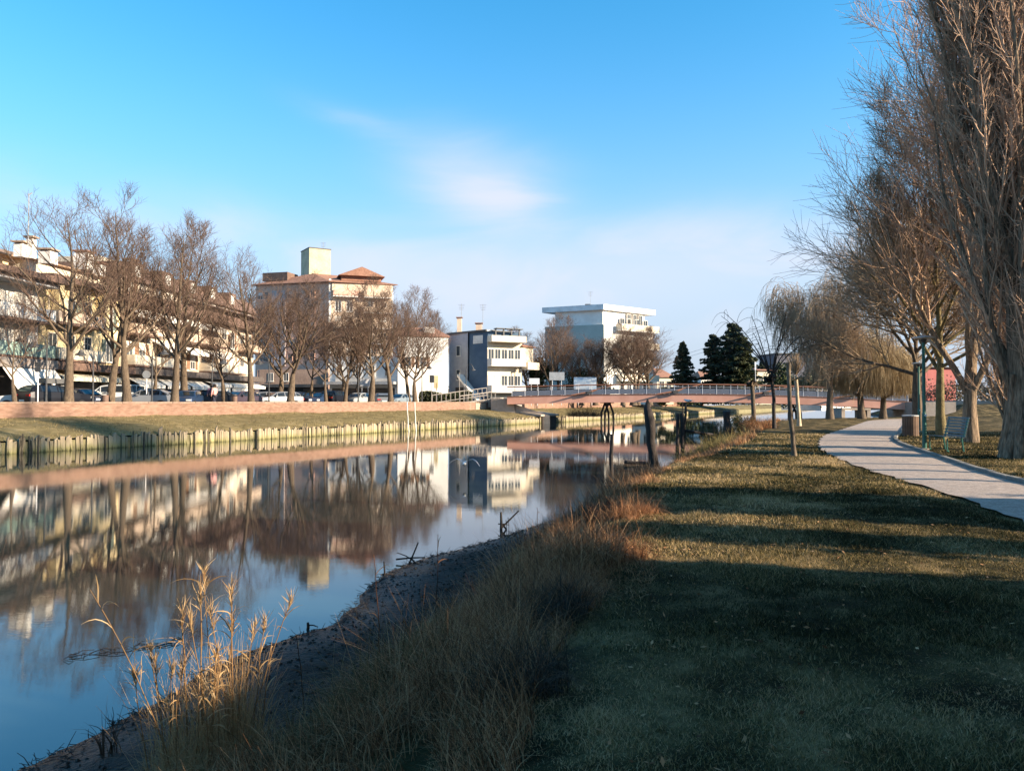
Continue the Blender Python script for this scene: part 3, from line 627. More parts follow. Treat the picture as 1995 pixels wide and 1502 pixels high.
root = thing('shop_building', 'brown low shop building with a wooden door behind parked cars, left of the white shops', 'building', (*g0_, G0))
q = MB(); q.fbox(fr, 0, L, -4, 0, G0, 8.0); obj('wall', q, mat('brown_stucco', (.25, .17, .13), (.33, .23, .18)), root)
q = MB(); q.fbox(fr, -.2, L+.1, .01, 1.5, 5.0, 5.5); obj('canopy', q, M_metal, root)
q = MB(); q.fbox(fr, .3, 7.5, .003, .05, G0+.1, 4.8); obj('shop_front', q, M_shop, root)
q = MB(); q.fbox(fr, 8.2, 9.6, .003, .08, G0+.05, 4.5); obj('door', q, mat('orange_wood_door', (.45, .24, .10), (.55, .3, .14)), root)
for u in (2.0, 4.6): window(root, fr, u, 6.0, .9, 1.4)
# ---- dark blue house
b0, b1 = Qf(949, 112, 1016, 114.5); bl = Qf(0, 1, 875, 118)[1]; fr = Fr(b0, b1); L = fr.L; frl = Fr(b0, bl)
root = thing('blue_house', 'three storey house with a dark blue and grey side wall and cream glazed balconies', 'building', (*b0, G0))
mid = frl.p(frl.L*.46, 0, 0)
back = Vector((b1[0]-3, b1[1]+9))
M_blue = mat('dark_blue_render', (.055, .10, .16), (.075, .125, .19), scale=.9, rough=.85)
q = MB(); prism(q, [b0, b1, (back.x, back.y), (mid[0]+1, mid[1]+8), mid[:2]], G0, 12.9); obj('wall', q, M_blue, root)
q = MB(); m2 = frl.p(frl.L*.465, .25, 0); m3 = frl.p(frl.L, 0, 0); prism(q, [m2[:2], (mid[0]+1, mid[1]+8), (m3[0]+2, m3[1]+7), m3[:2]], G0, 12.9); obj('side_wing', q, M_greyr, root)
q = MB(); q.fbox(frl, -.1, frl.L+.2, -5, .35, 12.903, 13.15); obj('roof_slab', q, M_metal, root)
q = MB(); q.fbox(fr, -.1, L*.1, -4, .2, 12.903, 13.1); obj('roof_edge', q, M_white, root)
x, y, _ = frl.p(frl.L*.40, -1.5, 0); chimney(root, x, y, 13.1, .9, 1.1, M_peach); x, y, _ = frl.p(frl.L*.99, -2, 0); chimney(root, x, y, 12.5, .7, 3.0, M_peach)
antenna(root, x+.3, y, 15.6, 2.2); x, y, _ = frl.p(frl.L*.36, -2, 0); antenna(root, x, y, 13.1, 4.2)
for z in (5.9, 9.5): window(root, frl, frl.L*.72, z, .9, 1.6, w0=.26)
q = MB(); q.fbox(frl, frl.L*.58, frl.L*.78, .26, .34, G0, 4.8); obj('garage_door', q, M_shop, root)
q = MB(); q.fbox(frl, .9, 3.0, .003, .05, 11.2, 12.4); obj('window', q, M_frame, root)
q = MB(); P = frl.p; q.hexa([P(.2, .4, 2.2), P(.2, 1.6, 2.2), P(4.8, 1.6, 6.3), P(4.8, .4, 6.3), P(.2, .4, 2.6), P(.2, 1.6, 2.6), P(4.8, 1.6, 6.7), P(4.8, .4, 6.7)]); obj('outside_stair', q, M_frame, root)
q = MB(); q.fbox(fr, .01, L, .0, .05, 3.2, 12.0); obj('front_facing', q, M_cream, root)
for z, h in ((4.1, 2.9), (7.95, 3.0)):
    balcony(root, fr, .02, L, z, 1.5, M_frame, h=.9, slab=M_white, n=3, w0=.053)
    for k in range(5): window(root, fr, .6+k*L/5.2, z+.1, 1.0, 2.3, w0=.053, fm=M_frame, pm=M_frame if (z < 5 and k in (0, 1)) else None)
q = MB(); q.fbox(fr, .02, L, .053, 1.6, 11.3, 12.2); obj('top_terrace', q, M_cream, root)
for k in range(4):
    q = MB(); q.fbox(fr, .8+k*L/4.4, 1.0+k*L/4.4, .9, 1.1, 12.2, 13.2); obj('pergola_post', q, M_metal, root)
q = MB()
for k in range(3): q.fbox(fr, .9+k*1.5, 2.2+k*1.5, .3, 1.4, 13.2, 13.32)
obj('pergola_beam', q, M_metal, root)
q = MB(); q.fbox(fr, -.3, L+1.5, .06, 1.7, 2.9, 3.3); obj('ground_floor_canopy', q, M_metal, root)
fr2 = Fr(fr.p(L, 0, 0)[:2], fr.p(L+2.6, -1.2, 0)[:2]); q = MB(); q.fbox(fr2, .01, fr2.L, -6, 0, 7.6, 10.8); obj('side_extension', q, M_cream, root)
q = MB(); hip(q, fr2.p(0, 0, 0)[:2], fr2.p(fr2.L, 0, 0)[:2], fr2.p(fr2.L, -6, 0)[:2], fr2.p(0, -6, 0)[:2], 10.803, 11.8, .3, .4); obj('extension_roof', q, M_roof, root)
q = MB(); q.fbox(fr2, .01, fr2.L, .0, 1.2, 7.4, 8.5); obj('side_balcony', q, M_cream, root)
# ---- white hotel with green side
h0, h1 = Qf(1176, 142, 1272, 151); hl = Qf(0, 1, 1062, 147)[1]; fr = Fr(h0, h1); L = fr.L; frl = Fr(h0, hl); hb = (h1[0]-10, h1[1]+10)
root = thing('hotel_building', 'white six storey block with a blue green side wall and a wide flat white roof', 'building', (*h0, G0))
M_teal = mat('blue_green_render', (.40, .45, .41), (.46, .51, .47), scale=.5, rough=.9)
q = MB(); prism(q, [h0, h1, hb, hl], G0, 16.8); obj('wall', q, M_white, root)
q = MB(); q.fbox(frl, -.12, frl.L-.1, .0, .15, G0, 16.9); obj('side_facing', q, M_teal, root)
inl = frl.p(frl.L-2.0, -.2, 0); h0i = frl.p(.2, -.2, 0); q = MB(); prism(q, [h0i[:2], fr.p(L*.86, -.4, 0)[:2], hb, inl[:2]], 16.803, 19.6); obj('top_storey', q, M_white, root)
ce = Vector((sum(p[0] for p in (h0, h1, hb, hl))/4, sum(p[1] for p in (h0, h1, hb, hl))/4))
ex = [tuple(Vector(p)+(Vector(p)-ce).normalized()*.6) for p in (h0, h1, hb, hl)]
q = MB(); prism(q, ex, 19.603, 20.6); obj('roof_slab', q, mat('bright_white_paint', (.80, .79, .78), (.84, .83, .82)), root)
for k, u in enumerate((2.0, 3.5, 5.0, 6.2)):
    x, y, _ = fr.p(u-1, -5, 0); q = MB(); q.box(x-.5, x+.5, y-.5, y+.5, 20.603, 21.2); obj('roof_unit', q, M_metal, root)
antenna(root, h0[0]-2, h0[1]+4, 20.6, 3)
for k in range(5):
    z = 3.6+k*3.05+(.3 if k == 4 else 0)
    if k: balcony(root, fr, L*.24, L+.2, z, 1.5, M_cream, h=1.1, slab=M_white, n=3)
    for u in (.36, .5, .66, .84): window(root, fr, L*u, z+.12, 1.3, 2.2, roll=.3*(k % 2))
for u in (.5, .62, .74): window(root, fr, L*u, 17.2, 1.1, 2.1, w0=-.39)
# ---- smaller houses farther off
def small_house(label, px0, px1, D, ytop, yroof, wm, rm, depth=8, z0=G0, nwin=2, name='house', D1=None):
    a, b_ = Qf(px0, D, px1, D1 or D+1); fr = Fr(a, b_); L = fr.L; zt = hgt(ytop, D); zr = hgt(yroof, D)
    root = thing(name, label, 'house', (*a, z0)); q = MB(); q.fbox(fr, 0, L, -depth, 0, z0, zt); obj('wall', q, wm, root)
    q = MB()
    if zr > zt+.2: hip(q, fr.p(0, 0, 0)[:2], fr.p(L, 0, 0)[:2], fr.p(L, -depth, 0)[:2], fr.p(0, -depth, 0)[:2], zt+.003, zr, .3, .5)
    else: q.fbox(fr, -.2, L+.2, -depth, .3, zt+.003, zt+.25)
    obj('roof', q, rm, root)
    for k in range(nwin):
        window(root, fr, L*(k+.7)/(nwin+.4), min(zt-2.2, z0+4), min(1.2, L/3), 1.4)
    return root
M_red = mat('red_render', (.36, .11, .10), (.42, .14, .13), scale=.8, rough=.9)
small_house('small house with orange tiled roof between the white hotel and the dark fir', 1280, 1312, 165, 735, 716, M_cream, M_roof)
small_house('white gabled house half hidden behind the large cedar', 1366, 1396, 190, 738, 722, M_white, M_roof)
small_house('pale house with a low brown roof right of the large cedar', 1474, 1502, 150, 722, 712, M_cream, M_roof)
small_house('dark grey flat roofed building behind the pollard trees', 1512, 1572, 170, 690, 690, mat('slate_cladding', (.10, .10, .13), (.14, .14, .17)), M_metal, nwin=0)
small_house('cream house glimpsed through the weeping willow', 1590, 1650, 175, 678, 668, M_cream, M_roof)
small_house('red painted building behind the park trees near the bridge end', 1798, 1862, 112, 716, 712, M_red, M_metal, nwin=0)
small_house('low white quay building seen under the bridge', 1522, 1600, 160, 770, 769, M_white, M_galv, nwin=0, D1=150, z0=.9)
# ---------------------------------------------------------------- footbridge
M_deck = mat('orange_bridge_paint', (.70, .34, .24), (.78, .41, .30), scale=.8, rough=.6)
M_rail = mat('brown_bridge_rail', (.28, .12, .07), (.34, .16, .10), scale=3, rough=.6)
M_panel = mat('grey_mesh_panel', (.15, .17, .215), (.20, .22, .27), scale=6, rough=.5)
M_wpost = mat('white_post_paint', (.72, .72, .74), (.78, .78, .8), scale=4, rough=.5)
M_conc = mat('concrete', (.34, .28, .23), (.44, .37, .31), scale=1.4, rough=.9, bump=.4, detail=8)
M_darkwood = mat('dark_wet_wood', (.022, .017, .016), (.05, .038, .032), scale=3, rough=.85, bump=.8, stretch=(3, 3, .5), bscale=14)
BX0, BL, BS = -.6, 47.0, .153
def bz(x): t = (x-19)/24; return 3.5-(.42 if x < 19 else .78)*t*t
def by(x, off=0): return 94-BS*x+off
br = thing('footbridge', 'long arched orange footbridge with grey mesh railing panels and brown handrail', 'bridge', (BX0, by(BX0), 3))
n = 40
for s_, (y0, y1) in enumerate(((0, .35), (2.6, 2.95))):
    q = MB()
    for k in range(n):
        x0 = BX0+BL*k/n; x1 = BX0+BL*(k+1)/n
        q.hexa([(x0, by(x0, y0), bz(x0)-.92), (x1, by(x1, y0), bz(x1)-.92), (x1, by(x1, y1), bz(x1)-.92), (x0, by(x0, y1), bz(x0)-.92), (x0, by(x0, y0), bz(x0)-.06), (x1, by(x1, y0), bz(x1)-.06), (x1, by(x1, y1), bz(x1)-.06), (x0, by(x0, y1), bz(x0)-.06)])
    obj('girder', q, M_deck, br)
q = MB()
for k in range(n):
    x0 = BX0+BL*k/n; x1 = BX0+BL*(k+1)/n
    q.hexa([(x, by(x, y), bz(x)+z) for z in (-.055, .04) for x, y in ((x0, -.04), (x1, -.04), (x1, 3.0), (x0, 3.0))])
obj('deck', q, M_rail, br)
for y0 in (-.02, 2.95):
    q = MB(); q.tube([(BX0+BL*k/n, by(BX0+BL*k/n, y0), bz(BX0+BL*k/n)+1.2) for k in range(n+1)], .055, 6); obj('handrail', q, M_rail, br)
    q = MB(); q.tube([(BX0+BL*k/n, by(BX0+BL*k/n, y0), bz(BX0+BL*k/n)+.9) for k in range(n+1)], .02, 5); obj('rail_wire', q, M_galv, br)
q = MB(); q.box(-.035, .035, -.035, .035, 0, .70); q.box(-.022, .022, -.022, .022, .70, 1.16); pm_ = q.mesh('rail_post'); pm_.materials.append(M_wpost)
q = MB(); q.box(-.74, .74, -.015, .015, 0, .52); q.box(-.74, .74, -.03, .03, .523, .56); q.box(-.74, .74, -.03, .03, -.04, -.003); pn_ = q.mesh('rail_panel'); pn_.materials.append(M_panel)
for y0 in (-.02, 2.95):
    k = 0; x = BX0+.6
    while x < BX0+BL-.5:
        for me, nm, dx, dz in ((pm_, 'rail_post', 0, .042), (pn_, 'rail_panel', .8, .13)):
            if nm == 'rail_panel' and x+1.6 > BX0+BL-.4: continue
            o = bpy.data.objects.new(nm, me); link(o, br); xx = x+dx; o.location = (xx-BX0, by(xx, y0)-by(BX0), bz(xx)+dz-3)
            o.rotation_euler = (0, -math.atan((bz(xx+.5)-bz(xx-.5))) if nm == 'rail_panel' else 0, -math.atan(BS))
        x += 1.6; k += 1
for xx in (9.3, 19.3, 29.5, 39.0):
    q = MB(); q.tube([(xx-2.2, by(xx, -.12), bz(xx-2.2)+.02), (xx, by(xx, -.12), bz(xx)+.35), (xx+1.2, by(xx, -.12), bz(xx)+.75), (xx+3.0, by(xx, -.12), bz(xx+3)+1.15)], [.06, .13, .07, .05], 6)
    obj('strut', q, M_rail, br); q = MB(); q.box(xx-.3, xx+.3, by(xx, -.28), by(xx, -.12), bz(xx)+.1, bz(xx)+.45); obj('strut_bracket', q, M_metal, br)
for xx in (11.5, 33.0):
    q = MB(); yy_ = by(xx, .9)
    for a, b_ in ((-.65, -.25), (-.25, .55), (.75, .35), (.2, -.55)):
        q.tube([(xx+b_*.6, yy_, bz(xx)-.7), (xx+a, yy_+.2, 1.3), (xx+a*1.1, yy_, -1.0)], .13, 7)
    q.box(xx-.8, xx+.8, yy_-.3, yy_+.3, bz(xx)-1.0, bz(xx)-.78)
    obj('pier', q, M_darkwood, br)
# abutment, near end
q = MB(); x0, x1 = -2.4, .6
q.hexa([(-2.6, 95, 1.2), (.4, 94.4, 1.2), (.6, 98.2, 1.2), (-2.6, 99, 1.2), (-2.6, 95, 3.0), (.2, 94.4, 3.0), (.4, 98.2, 3.0), (-2.6, 99, 3.0)])
q.hexa([(.4, 94.6, .4), (4.6, 93.6, -.6), (4.6, 96.5, -.6), (.4, 97.8, .4), (.4, 94.6, 2.3), (4.6, 93.6, .95), (4.6, 96.5, .95), (.4, 97.8, 2.3)])
cq = [bank(61.8, -.3), bank(67.2, -.3), bank(67.2, 2.5), bank(61.8, 2.5)]; q.hexa([(x, y, .86) for x, y in cq]+[(x, y, z) for (x, y), z in zip(cq, (1.05, 1.05, 1.4, 1.4))])
obj('abutment', q, M_conc, br)
q = MB(); cq = [bank(62.5, -.18), bank(66.5, -.18), bank(66.5, .3), bank(62.5, .3)]; q.hexa([(x, y, -.5) for x, y in cq]+[(x, y, .85) for x, y in cq]); obj('culvert_mouth', q, M_darkwood, br)  # dark block painted in place of the shaded culvert opening
q = MB(); q.hexa([(44.5, 85.5, .8), (49, 85, .8), (49, 91.5, .8), (44.5, 92, .8), (44.5, 85.5, 2.6), (49, 85, 2.6), (49, 91.5, 2.6), (44.5, 92, 2.6)]); obj('abutment', q, M_conc, br)
# ramp railings at the town end
M_rampm = mat('weathered_ramp_metal', (.30, .26, .23), (.40, .36, .32), scale=4, rough=.6)
def ramp_rail(label, px0, px1, D0, D1, z0, z1, h, n_):
    a = Vector(((px0-997.5)/FPX*D0, D0, z0)); b_ = Vector(((px1-997.5)/FPX*D1, D1, z1)); root = thing('ramp_railing', label, 'railing', a, group=None)
    q = MB(); q.tube([a+Vector((0, 0, h)), b_+Vector((0, 0, h))], .06, 6); obj('top_rail', q, M_rampm, root)
    q = MB(); q.tube([a+Vector((0, 0, .12)), b_+Vector((0, 0, .12))], .05, 6); obj('bottom_rail', q, M_rampm, root)
    q = MB(); q.box(-.05, .05, -.05, .05, .0, h); me = q.mesh('post'); me.materials.append(M_rampm)
    for k in range(n_+1): p_ = a.lerp(b_, k/n_); o = bpy.data.objects.new('post', me); link(o, root); o.location = p_-a
ramp_rail('upper rusty railing climbing the bridge ramp from the car park', 842, 948, 98, 101, 2.35, 3.35, 1.1, 12)
ramp_rail('lower pale railing of the bridge ramp just behind the brick wall', 896, 965, 93, 96, 2.3, 2.9, 1.0, 9)
q = MB(); a = ((850-997.5)/FPX*98, 98); b_ = ((975-997.5)/FPX*97, 97)
fr = Fr(a, b_); P = fr.p; q.hexa([P(0, -3, 1.9), P(fr.L, -3, 1.9), P(fr.L, 0, 1.9), P(0, 0, 1.9), P(0, -3, 2.2), P(fr.L, -3, 3.15), P(fr.L, 0, 3.15), P(0, 0, 2.2)])
top(obj('bridge_ramp', q, M_conc), 'concrete ramp rising from the car park up to the footbridge', 'ramp')

# ---------------------------------------------------------------- bare trees
M_bark = mat('grey_brown_bark', (.085, .06, .042), (.165, .12, .08), scale=7, rough=.95, bump=.9, bscale=20, stretch=(2, 2, .5))
M_twig = mat('reddish_twig', (.10, .062, .045), (.17, .11, .08), scale=3, rough=.95, stretch=(1, 1, 1))
M_pbark = mat('poplar_bark', (.11, .078, .05), (.37, .26, .17), scale=6, rough=.95, bump=1.0, bscale=16, stretch=(3, 3, .4))
M_ptwig = mat('poplar_twig', (.46, .28, .18), (.62, .41, .27), scale=1.5, rough=.9)
M_wtwig = mat('willow_twig', (.38, .28, .15), (.52, .40, .24), scale=1.5, rough=.9)
M_gtwig = mat('grey_willow_twig', (.28, .19, .12), (.40, .29, .18), scale=1.5, rough=.9)
def tree_meshes(seed, H, r, fork=.3, leader=True, nl=16, ang=48, lr=.42, up=.06, k2=7, k3=6, k4=4, tw=.011, wobble=.1, lean=(0, 0), pend=0):
    rng = np.random.default_rng(seed)
    D0 = np.array([[lean[0], lean[1], 1.]])
    P0, R0 = grow(rng, np.zeros((1, 3)), D0, np.array([H]), np.array([r]), 12, .03, (0, 0, .03), tip=.06)
    R0[0, 0] *= 1.35; R0[0, 3:] *= .85
    S, D, L, rr_ = spawn(rng, P0, R0, nl, fork, .95, ang, 9, lr, .62, shrink=.62, tpow=1.25)
    if not leader: R0[0, 4:] *= .6
    P1, R1 = grow(rng, S, D, L, rr_, 8, wobble, (0, 0, up*1.6), tip=.25)
    S, D, L, rr_ = spawn(rng, P1, R1, k2, .22, .97, 36, 9, .5, .6, shrink=.4)
    P2, R2 = grow(rng, S, D, L, np.maximum(rr_, tw*1.6), 6, wobble*.9, (0, 0, up*1.2), tip=.3)
    S, D, L, rr_ = spawn(rng, P2, R2, k3, .15, .98, 34, 9, .55, .6, shrink=.3)
    P3, R3 = grow(rng, S, D, L, np.maximum(rr_, tw*1.15), 5, wobble, (0, 0, up-pend), tip=.5)
    lv = [(P2, R2, 4), (P3, R3, 3)]
    if k4:
        S, D, L, rr_ = spawn(rng, P3, R3, k4, .15, .98, 32, 9, .8, .7, shrink=.3)
        L = np.maximum(L, .4); P4, R4 = grow(rng, S, D, L, np.full(len(L), tw), 4, .07, (0, 0, up*.5-pend*1.6), tip=.6); lv.append((P4, R4, 3))
    tr = join_tubes('trunk', [(P0, R0, 12), (P1, R1, 6)]); cr = join_tubes('crown', lv)
    return tr, cr
def tree_proto(name, label, cat, meshes, mt, mc, loc=(0, 0, 0), rz=0, sc=1, group=None, sz=None):
    o = thing(name, label, cat, loc, group, rz); o.scale = (sc, sc, sz or sc)
    for nm, me, m in (('trunk', meshes[0], mt), ('crown', meshes[1], mc)):
        if not me.materials: me.materials.append(m)
        c = bpy.data.objects.new(nm, me); link(c, o)
    return o
LT = [tree_meshes(11, 15.5, .30, .27, True, 17, 50, .46, .10, 7, 5, 3, .0085, wobble=.05),
      tree_meshes(12, 15.5, .29, .28, True, 16, 44, .40, .13, 7, 5, 3, .0085, wobble=.07),
      tree_meshes(13, 13, .23, .25, True, 16, 44, .40, .13, 8, 6, 3, .0085, wobble=.055),
      tree_meshes(14, 11, .27, .30, False, 15, 46, .60, .12, 8, 7, 3, .0085, wobble=.07),
      tree_meshes(15, 8, .17, .36, False, 9, 46, .62, .10, 7, 5, 3, .0085, wobble=.08)]
HT = [max(v.co.z for v in c_.vertices)/.985 for _, c_ in LT]
def place_tree(px, off, ytop, v, rz, label, D=None, spread=1.0, mt=None, mc=None, group='bare trees along the car park', z=None, name='bare_tree'):
    if D is None: D = bankD(px, off)
    x = (px-997.5)/FPX*D; zz = G0 if z is None else z
    h = hgt(ytop, D)-zz; s = h/(HT[v]*.985)
    o = tree_proto(name, label, 'tree', LT[v], M_bark, M_twig, (x, D, zz-.05), R(rz), s*spread, group, s)
    return o
T = [(30, 10.3, 560, 4, 20, 'small bare tree at the left edge with two crooked stems'),
     (133, 10.3, 345, 0, 0, 'tall thick bare tree in front of the black car with a roof box'),
     (212, 12.5, 400, 2, 70, 'slender bare tree between the dark blue car and the white van'),
     (248, 10.3, 352, 1, 130, 'tall bare tree with straight trunk left of the silver hatchback'),
     (298, 13.5, 560, 4, 200, 'low bare tree rising behind the silver hatchback'),
     (340, 10.3, 398, 1, 250, 'tall bare tree right of the silver hatchback with a pale leaning trunk'),
     (362, 15.5, 425, 2, 310, 'dark trunked bare tree just behind the pale leaning one'),
     (437, 13, 590, 3, 15, 'short bare tree with forked candelabra limbs behind the person in pink'),
     (490, 10.3, 468, 0, 75, 'tall dark bare tree left of the silver estate car'),
     (545, 17, 560, 3, 140, 'bare tree partly hidden behind the silver estate car'),
     (567, 10.3, 520, 3, 205, 'broad bare tree with a thick leaning fork right of the silver estate car'),
     (606, 15, 590, 4, 260, 'low bare tree with many thin limbs below the cream roof tower'),
     (636, 12, 610, 4, 330, 'small twisted bare tree in front of the wooden door'),
     (672, 12, 590, 2, 10, 'bare tree behind the black hatchback'),
     (668, 19, 590, 3, 100, 'bare tree at the corner of the pinkish tower block'),
     (692, 18, 600, 2, 60, 'bare tree with a slanting trunk behind the small white hatchback'),
     (723, 10.3, 548, 3, 120, 'bare tree with swollen fork left of the grey estate car'),
     (762, 10.3, 530, 2, 180, 'bare tree between the grey estate car and the last silver car'),
     (798, 13, 585, 2, 235, 'thin bare tree at the right end of the parked cars'),
     (809, 10.3, 596, 3, 290, 'bare tree beside the pair of white river stakes')]
for px, off, yt, v, rz, lb in T: place_tree(px, off, yt, v, rz, lb, spread={2: 1.35, 3: 1.5, 4: 1.4}.get(v, 1.2))
for px, D, yt, v, rz, lb in ((790, 138, 545, 2, 40, 'faint tall bare tree behind the white house, nearest the tower block'),
                             (842, 140, 590, 2, 90, 'faint bare tree behind the brown roof of the white house'),
                             (505, 150, 520, 2, 150, 'faint bare tree in the gap left of the tower block')):
    place_tree(px, 0, yt, v, rz, lb, D=D, spread=1.25, group='bare trees behind the houses')
for px, D, yt, v, rz, lb, sp_ in ((1068, 118, 612, 2, 10, 'pale trunked bare tree at the left corner of the hotel', 1.0), (1090, 125, 622, 1, 60, 'slim bare tree just right of the white notice boards', 1.0),
                             (1030, 120, 640, 2, 170, 'thin bare tree between the blue house and the evergreen shrub', 1.2),
                             (1133, 121, 655, 3, 100, 'dense reddish bare tree in front of the green wall', 1.15), (1160, 122, 650, 3, 200, 'bushy bare tree beneath the corner of the hotel', 1.2),
                             (1185, 118, 676, 4, 40, 'low bare tree at the corner of the hotel', 1.2),
                             (1214, 117, 640, 3, 250, 'bare tree with curving forks in front of the hotel balconies', 1.0), (1234, 118, 630, 3, 120, 'fan shaped bare tree right of the hotel corner', 1.35),
                             (1243, 126, 640, 2, 300, 'second trunk of bare trees in front of the hotel', 1.2), (1265, 121, 640, 3, 10, 'spreading bare tree at the right end of the hotel', 1.35)):
    place_tree(px, 0, yt-8, v, rz, lb, D=D, spread=sp_*1.45, group='bare trees in front of the hotel')
# ---- poplars and park trees on the right
def poplar_meshes(seed, H, r, nl=64, lr=.34, ang=30, fork=.05, k2=11, k3=8, k4=3, tw=.008, up=.22):
    rng = np.random.default_rng(seed)
    P0, R0 = grow(rng, np.zeros((1, 3)), np.array([[0, 0, 1.]]), np.array([H]), np.array([r]), 16, .025, (0, 0, .05), tip=.05)
    R0[0, 0] *= 1.45; R0[0, 1] *= 1.1
    S, D, L, rr_ = spawn(rng, P0, R0, nl, fork, .95, ang, 7, lr, .42, shrink=.6, tpow=1.15)
    P1, R1 = grow(rng, S, D, L, np.minimum(rr_, .11), 12, .045, (0, 0, up), tip=.15)
    S, D, L, rr_ = spawn(rng, P1, R1, k2, .08, .97, 25, 9, .27, .5, shrink=.35)
    P2, R2 = grow(rng, S, D, L, np.maximum(rr_, tw*1.7), 6, .07, (0, 0, .18), tip=.3)
    S, D, L, rr_ = spawn(rng, P2, R2, k3, .1, .98, 30, 12, .45, .6, shrink=.3)
    P3, R3 = grow(rng, S, D, L, np.maximum(np.minimum(rr_, .015), tw*1.1), 4, .10, (0, 0, .12), tip=.6)
    lv = [(P2, R2, 4), (P3, R3, 3)]
    if k4:
        S, D, L, rr_ = spawn(rng, P3, R3, k4, .1, .98, 38, 14, .5, .7, shrink=.2)
        P4, R4 = grow(rng, S, D, np.maximum(L, .15), np.full(len(L), tw), 3, .2, (0, 0, .03), tip=.7); lv.append((P4, R4, 3))
    # rootlike buttresses and old stub ribs on the trunk
    B = 12; a = np.arange(B)*2*np.pi/B+rng.random(B)*.5
    S = np.stack([np.cos(a)*r*1.5, np.sin(a)*r*1.5, np.full(B, -.1)], 1); P5, R5 = grow(rng, S, np.stack([-np.cos(a)*.22, -np.sin(a)*.22, np.ones(B)], 1), rng.uniform(2.5, 6.5, B), np.full(B, r*.38), 8, .05, (0, 0, .1), tip=.4)
    return join_tubes('trunk', [(P0, R0, 14), (P5, R5, 7), (P1, R1, 6)]), join_tubes('crown', lv)
PM = [poplar_meshes(31, 25, .40, nl=90, k2=13, ang=27, up=.15, fork=.035, lr=.40), poplar_meshes(32, 24, .36, nl=78, ang=28, lr=.36, k2=13, up=.15, fork=.035)]
def place_poplar(x, y, v, rz, label, sc=1, z=None):
    return tree_proto('poplar_tree', label, 'tree', PM[v], M_pbark, M_ptwig, (x, y, (z if z is not None else float(hR(x, y)))-.05), R(rz), sc, 'poplars on the right side of the park')
place_poplar(14.6, 21.9, 0, 0, 'huge bare poplar with buttressed trunk right of the green bench')
place_poplar(18.4, 21.2, 1, 140, 'tall bare poplar behind and right of the huge buttressed one', .98)
place_poplar(24.5, 37.5, 1, 60, 'bare poplar rising behind the many stemmed tree', .62)
place_poplar(16.6, 25.6, 0, 200, 'smaller bare poplar close behind the huge buttressed one', .62)
MS = tree_meshes(41, 14.5, .24, .10, False, 24, 33, .66, .09, 10, 9, 5, .008, wobble=.07)
o = tree_proto('bare_tree', 'many stemmed bare tree forking close to the ground behind the bench', 'tree', MS, M_pbark, M_ptwig, (18.0, 30.3, .95), R(80), 1.08, None)
MS2 = tree_meshes(42, 13, .19, .22, True, 26, 50, .47, .07, 10, 9, 5, .008, wobble=.09, lean=(-.08, .0))
o = tree_proto('bare_tree', 'leaning bare tree with yellow lichened trunk left of the many stemmed one', 'tree', MS2, mat('lichen_bark', (.13, .10, .045), (.22, .17, .075), scale=5, rough=.95, bump=.8), M_gtwig, (18.4, 33, .95), 0, 1.0, None)
MS3 = tree_meshes(43, 11.5, .30, .26, False, 28, 54, .53, .05, 11, 10, 6, .010, wobble=.10)
o = tree_proto('bare_tree', 'broad dark crowned bare tree arching over the path behind the lamp post', 'tree', MS3, M_bark, M_gtwig, (23.4, 44.5, .97), R(200), 1.0, None)
OFFTR = []
# off frame neighbours of the same row: they throw the stripes over the grass
for x, y, ytop, r_, lb in ((14.9, 13.6, 7.5, .14, 'slim limbless pollard trunk outside the right edge, nearest the path'), (15.4, 15.6, 8, .16, 'second slim pollard trunk outside the right edge'), (15.2, 18.0, 7.5, .12, 'third slim pollard trunk outside the right edge'), (20.5, 2.2, 9, .10, 'thin young trunk behind the hedge outside the right edge'), (20.5, 4.0, 9, .08, 'second thin young trunk behind the hedge outside the right edge')):
    OFFTR.append((x, y, ytop, r_, lb))
def willow_meshes(seed, H, r, spread=.5, nl=14, k2=7, k3=9, k4=7, strand=3.2, tw=.010):
    rng = np.random.default_rng(seed)
    P0, R0 = grow(rng, np.zeros((1, 3)), np.array([[0, 0, 1.]]), np.array([H*.62]), np.array([r]), 8, .05, (0, 0, .03), tip=.3)
    R0[0, 0] *= 1.3
    S, D, L, rr_ = spawn(rng, P0, R0, nl, .3, .98, 42, 10, spread*1.5, .55, shrink=.25)
    P1, R1 = grow(rng, S, D, L, rr_, 9, .10, (0, 0, .06), tip=.25)
    S, D, L, rr_ = spawn(rng, P1, R1, k2, .3, .98, 50, 12, .42, .5, shrink=.3)
    P2, R2 = grow(rng, S, D, L, np.maximum(rr_, .02), 6, .12, (0, 0, -.12), tip=.35)
    S, D, L, rr_ = spawn(rng, P2, R2, k3, .1, 1, 50, 14, 1, .5, shrink=0)
    L = rng.uniform(.5, 1.0, len(L))*strand; L = np.minimum(L, np.maximum(S[:, 2]-1.8-rng.random(len(L))*1.0, .4))
    P3, R3 = grow(rng, S, D, L, np.full(len(L), tw*1.3), 8, .06, (0, 0, -.55), tip=.5)
    S, D, L3, rr_ = spawn(rng, P3, R3, k4, .15, .8, 25, 8, .5, .7, shrink=.2)
    L3 = np.minimum(L3, np.maximum(S[:, 2]-1.9, .3)); P4, R4 = grow(rng, S, D, L3, np.full(len(L3), tw), 5, .05, (0, 0, -.7), tip=.6)
    return join_tubes('trunk', [(P0, R0, 10), (P1, R1, 6)]), join_tubes('crown', [(P2, R2, 4), (P3, R3, 3), (P4, R4, 3)])
WM = willow_meshes(51, 13.5, .28, nl=18, k3=12); WM2 = willow_meshes(52, 9.5, .33, spread=.42, nl=16, k3=12, k4=8, strand=4.0)
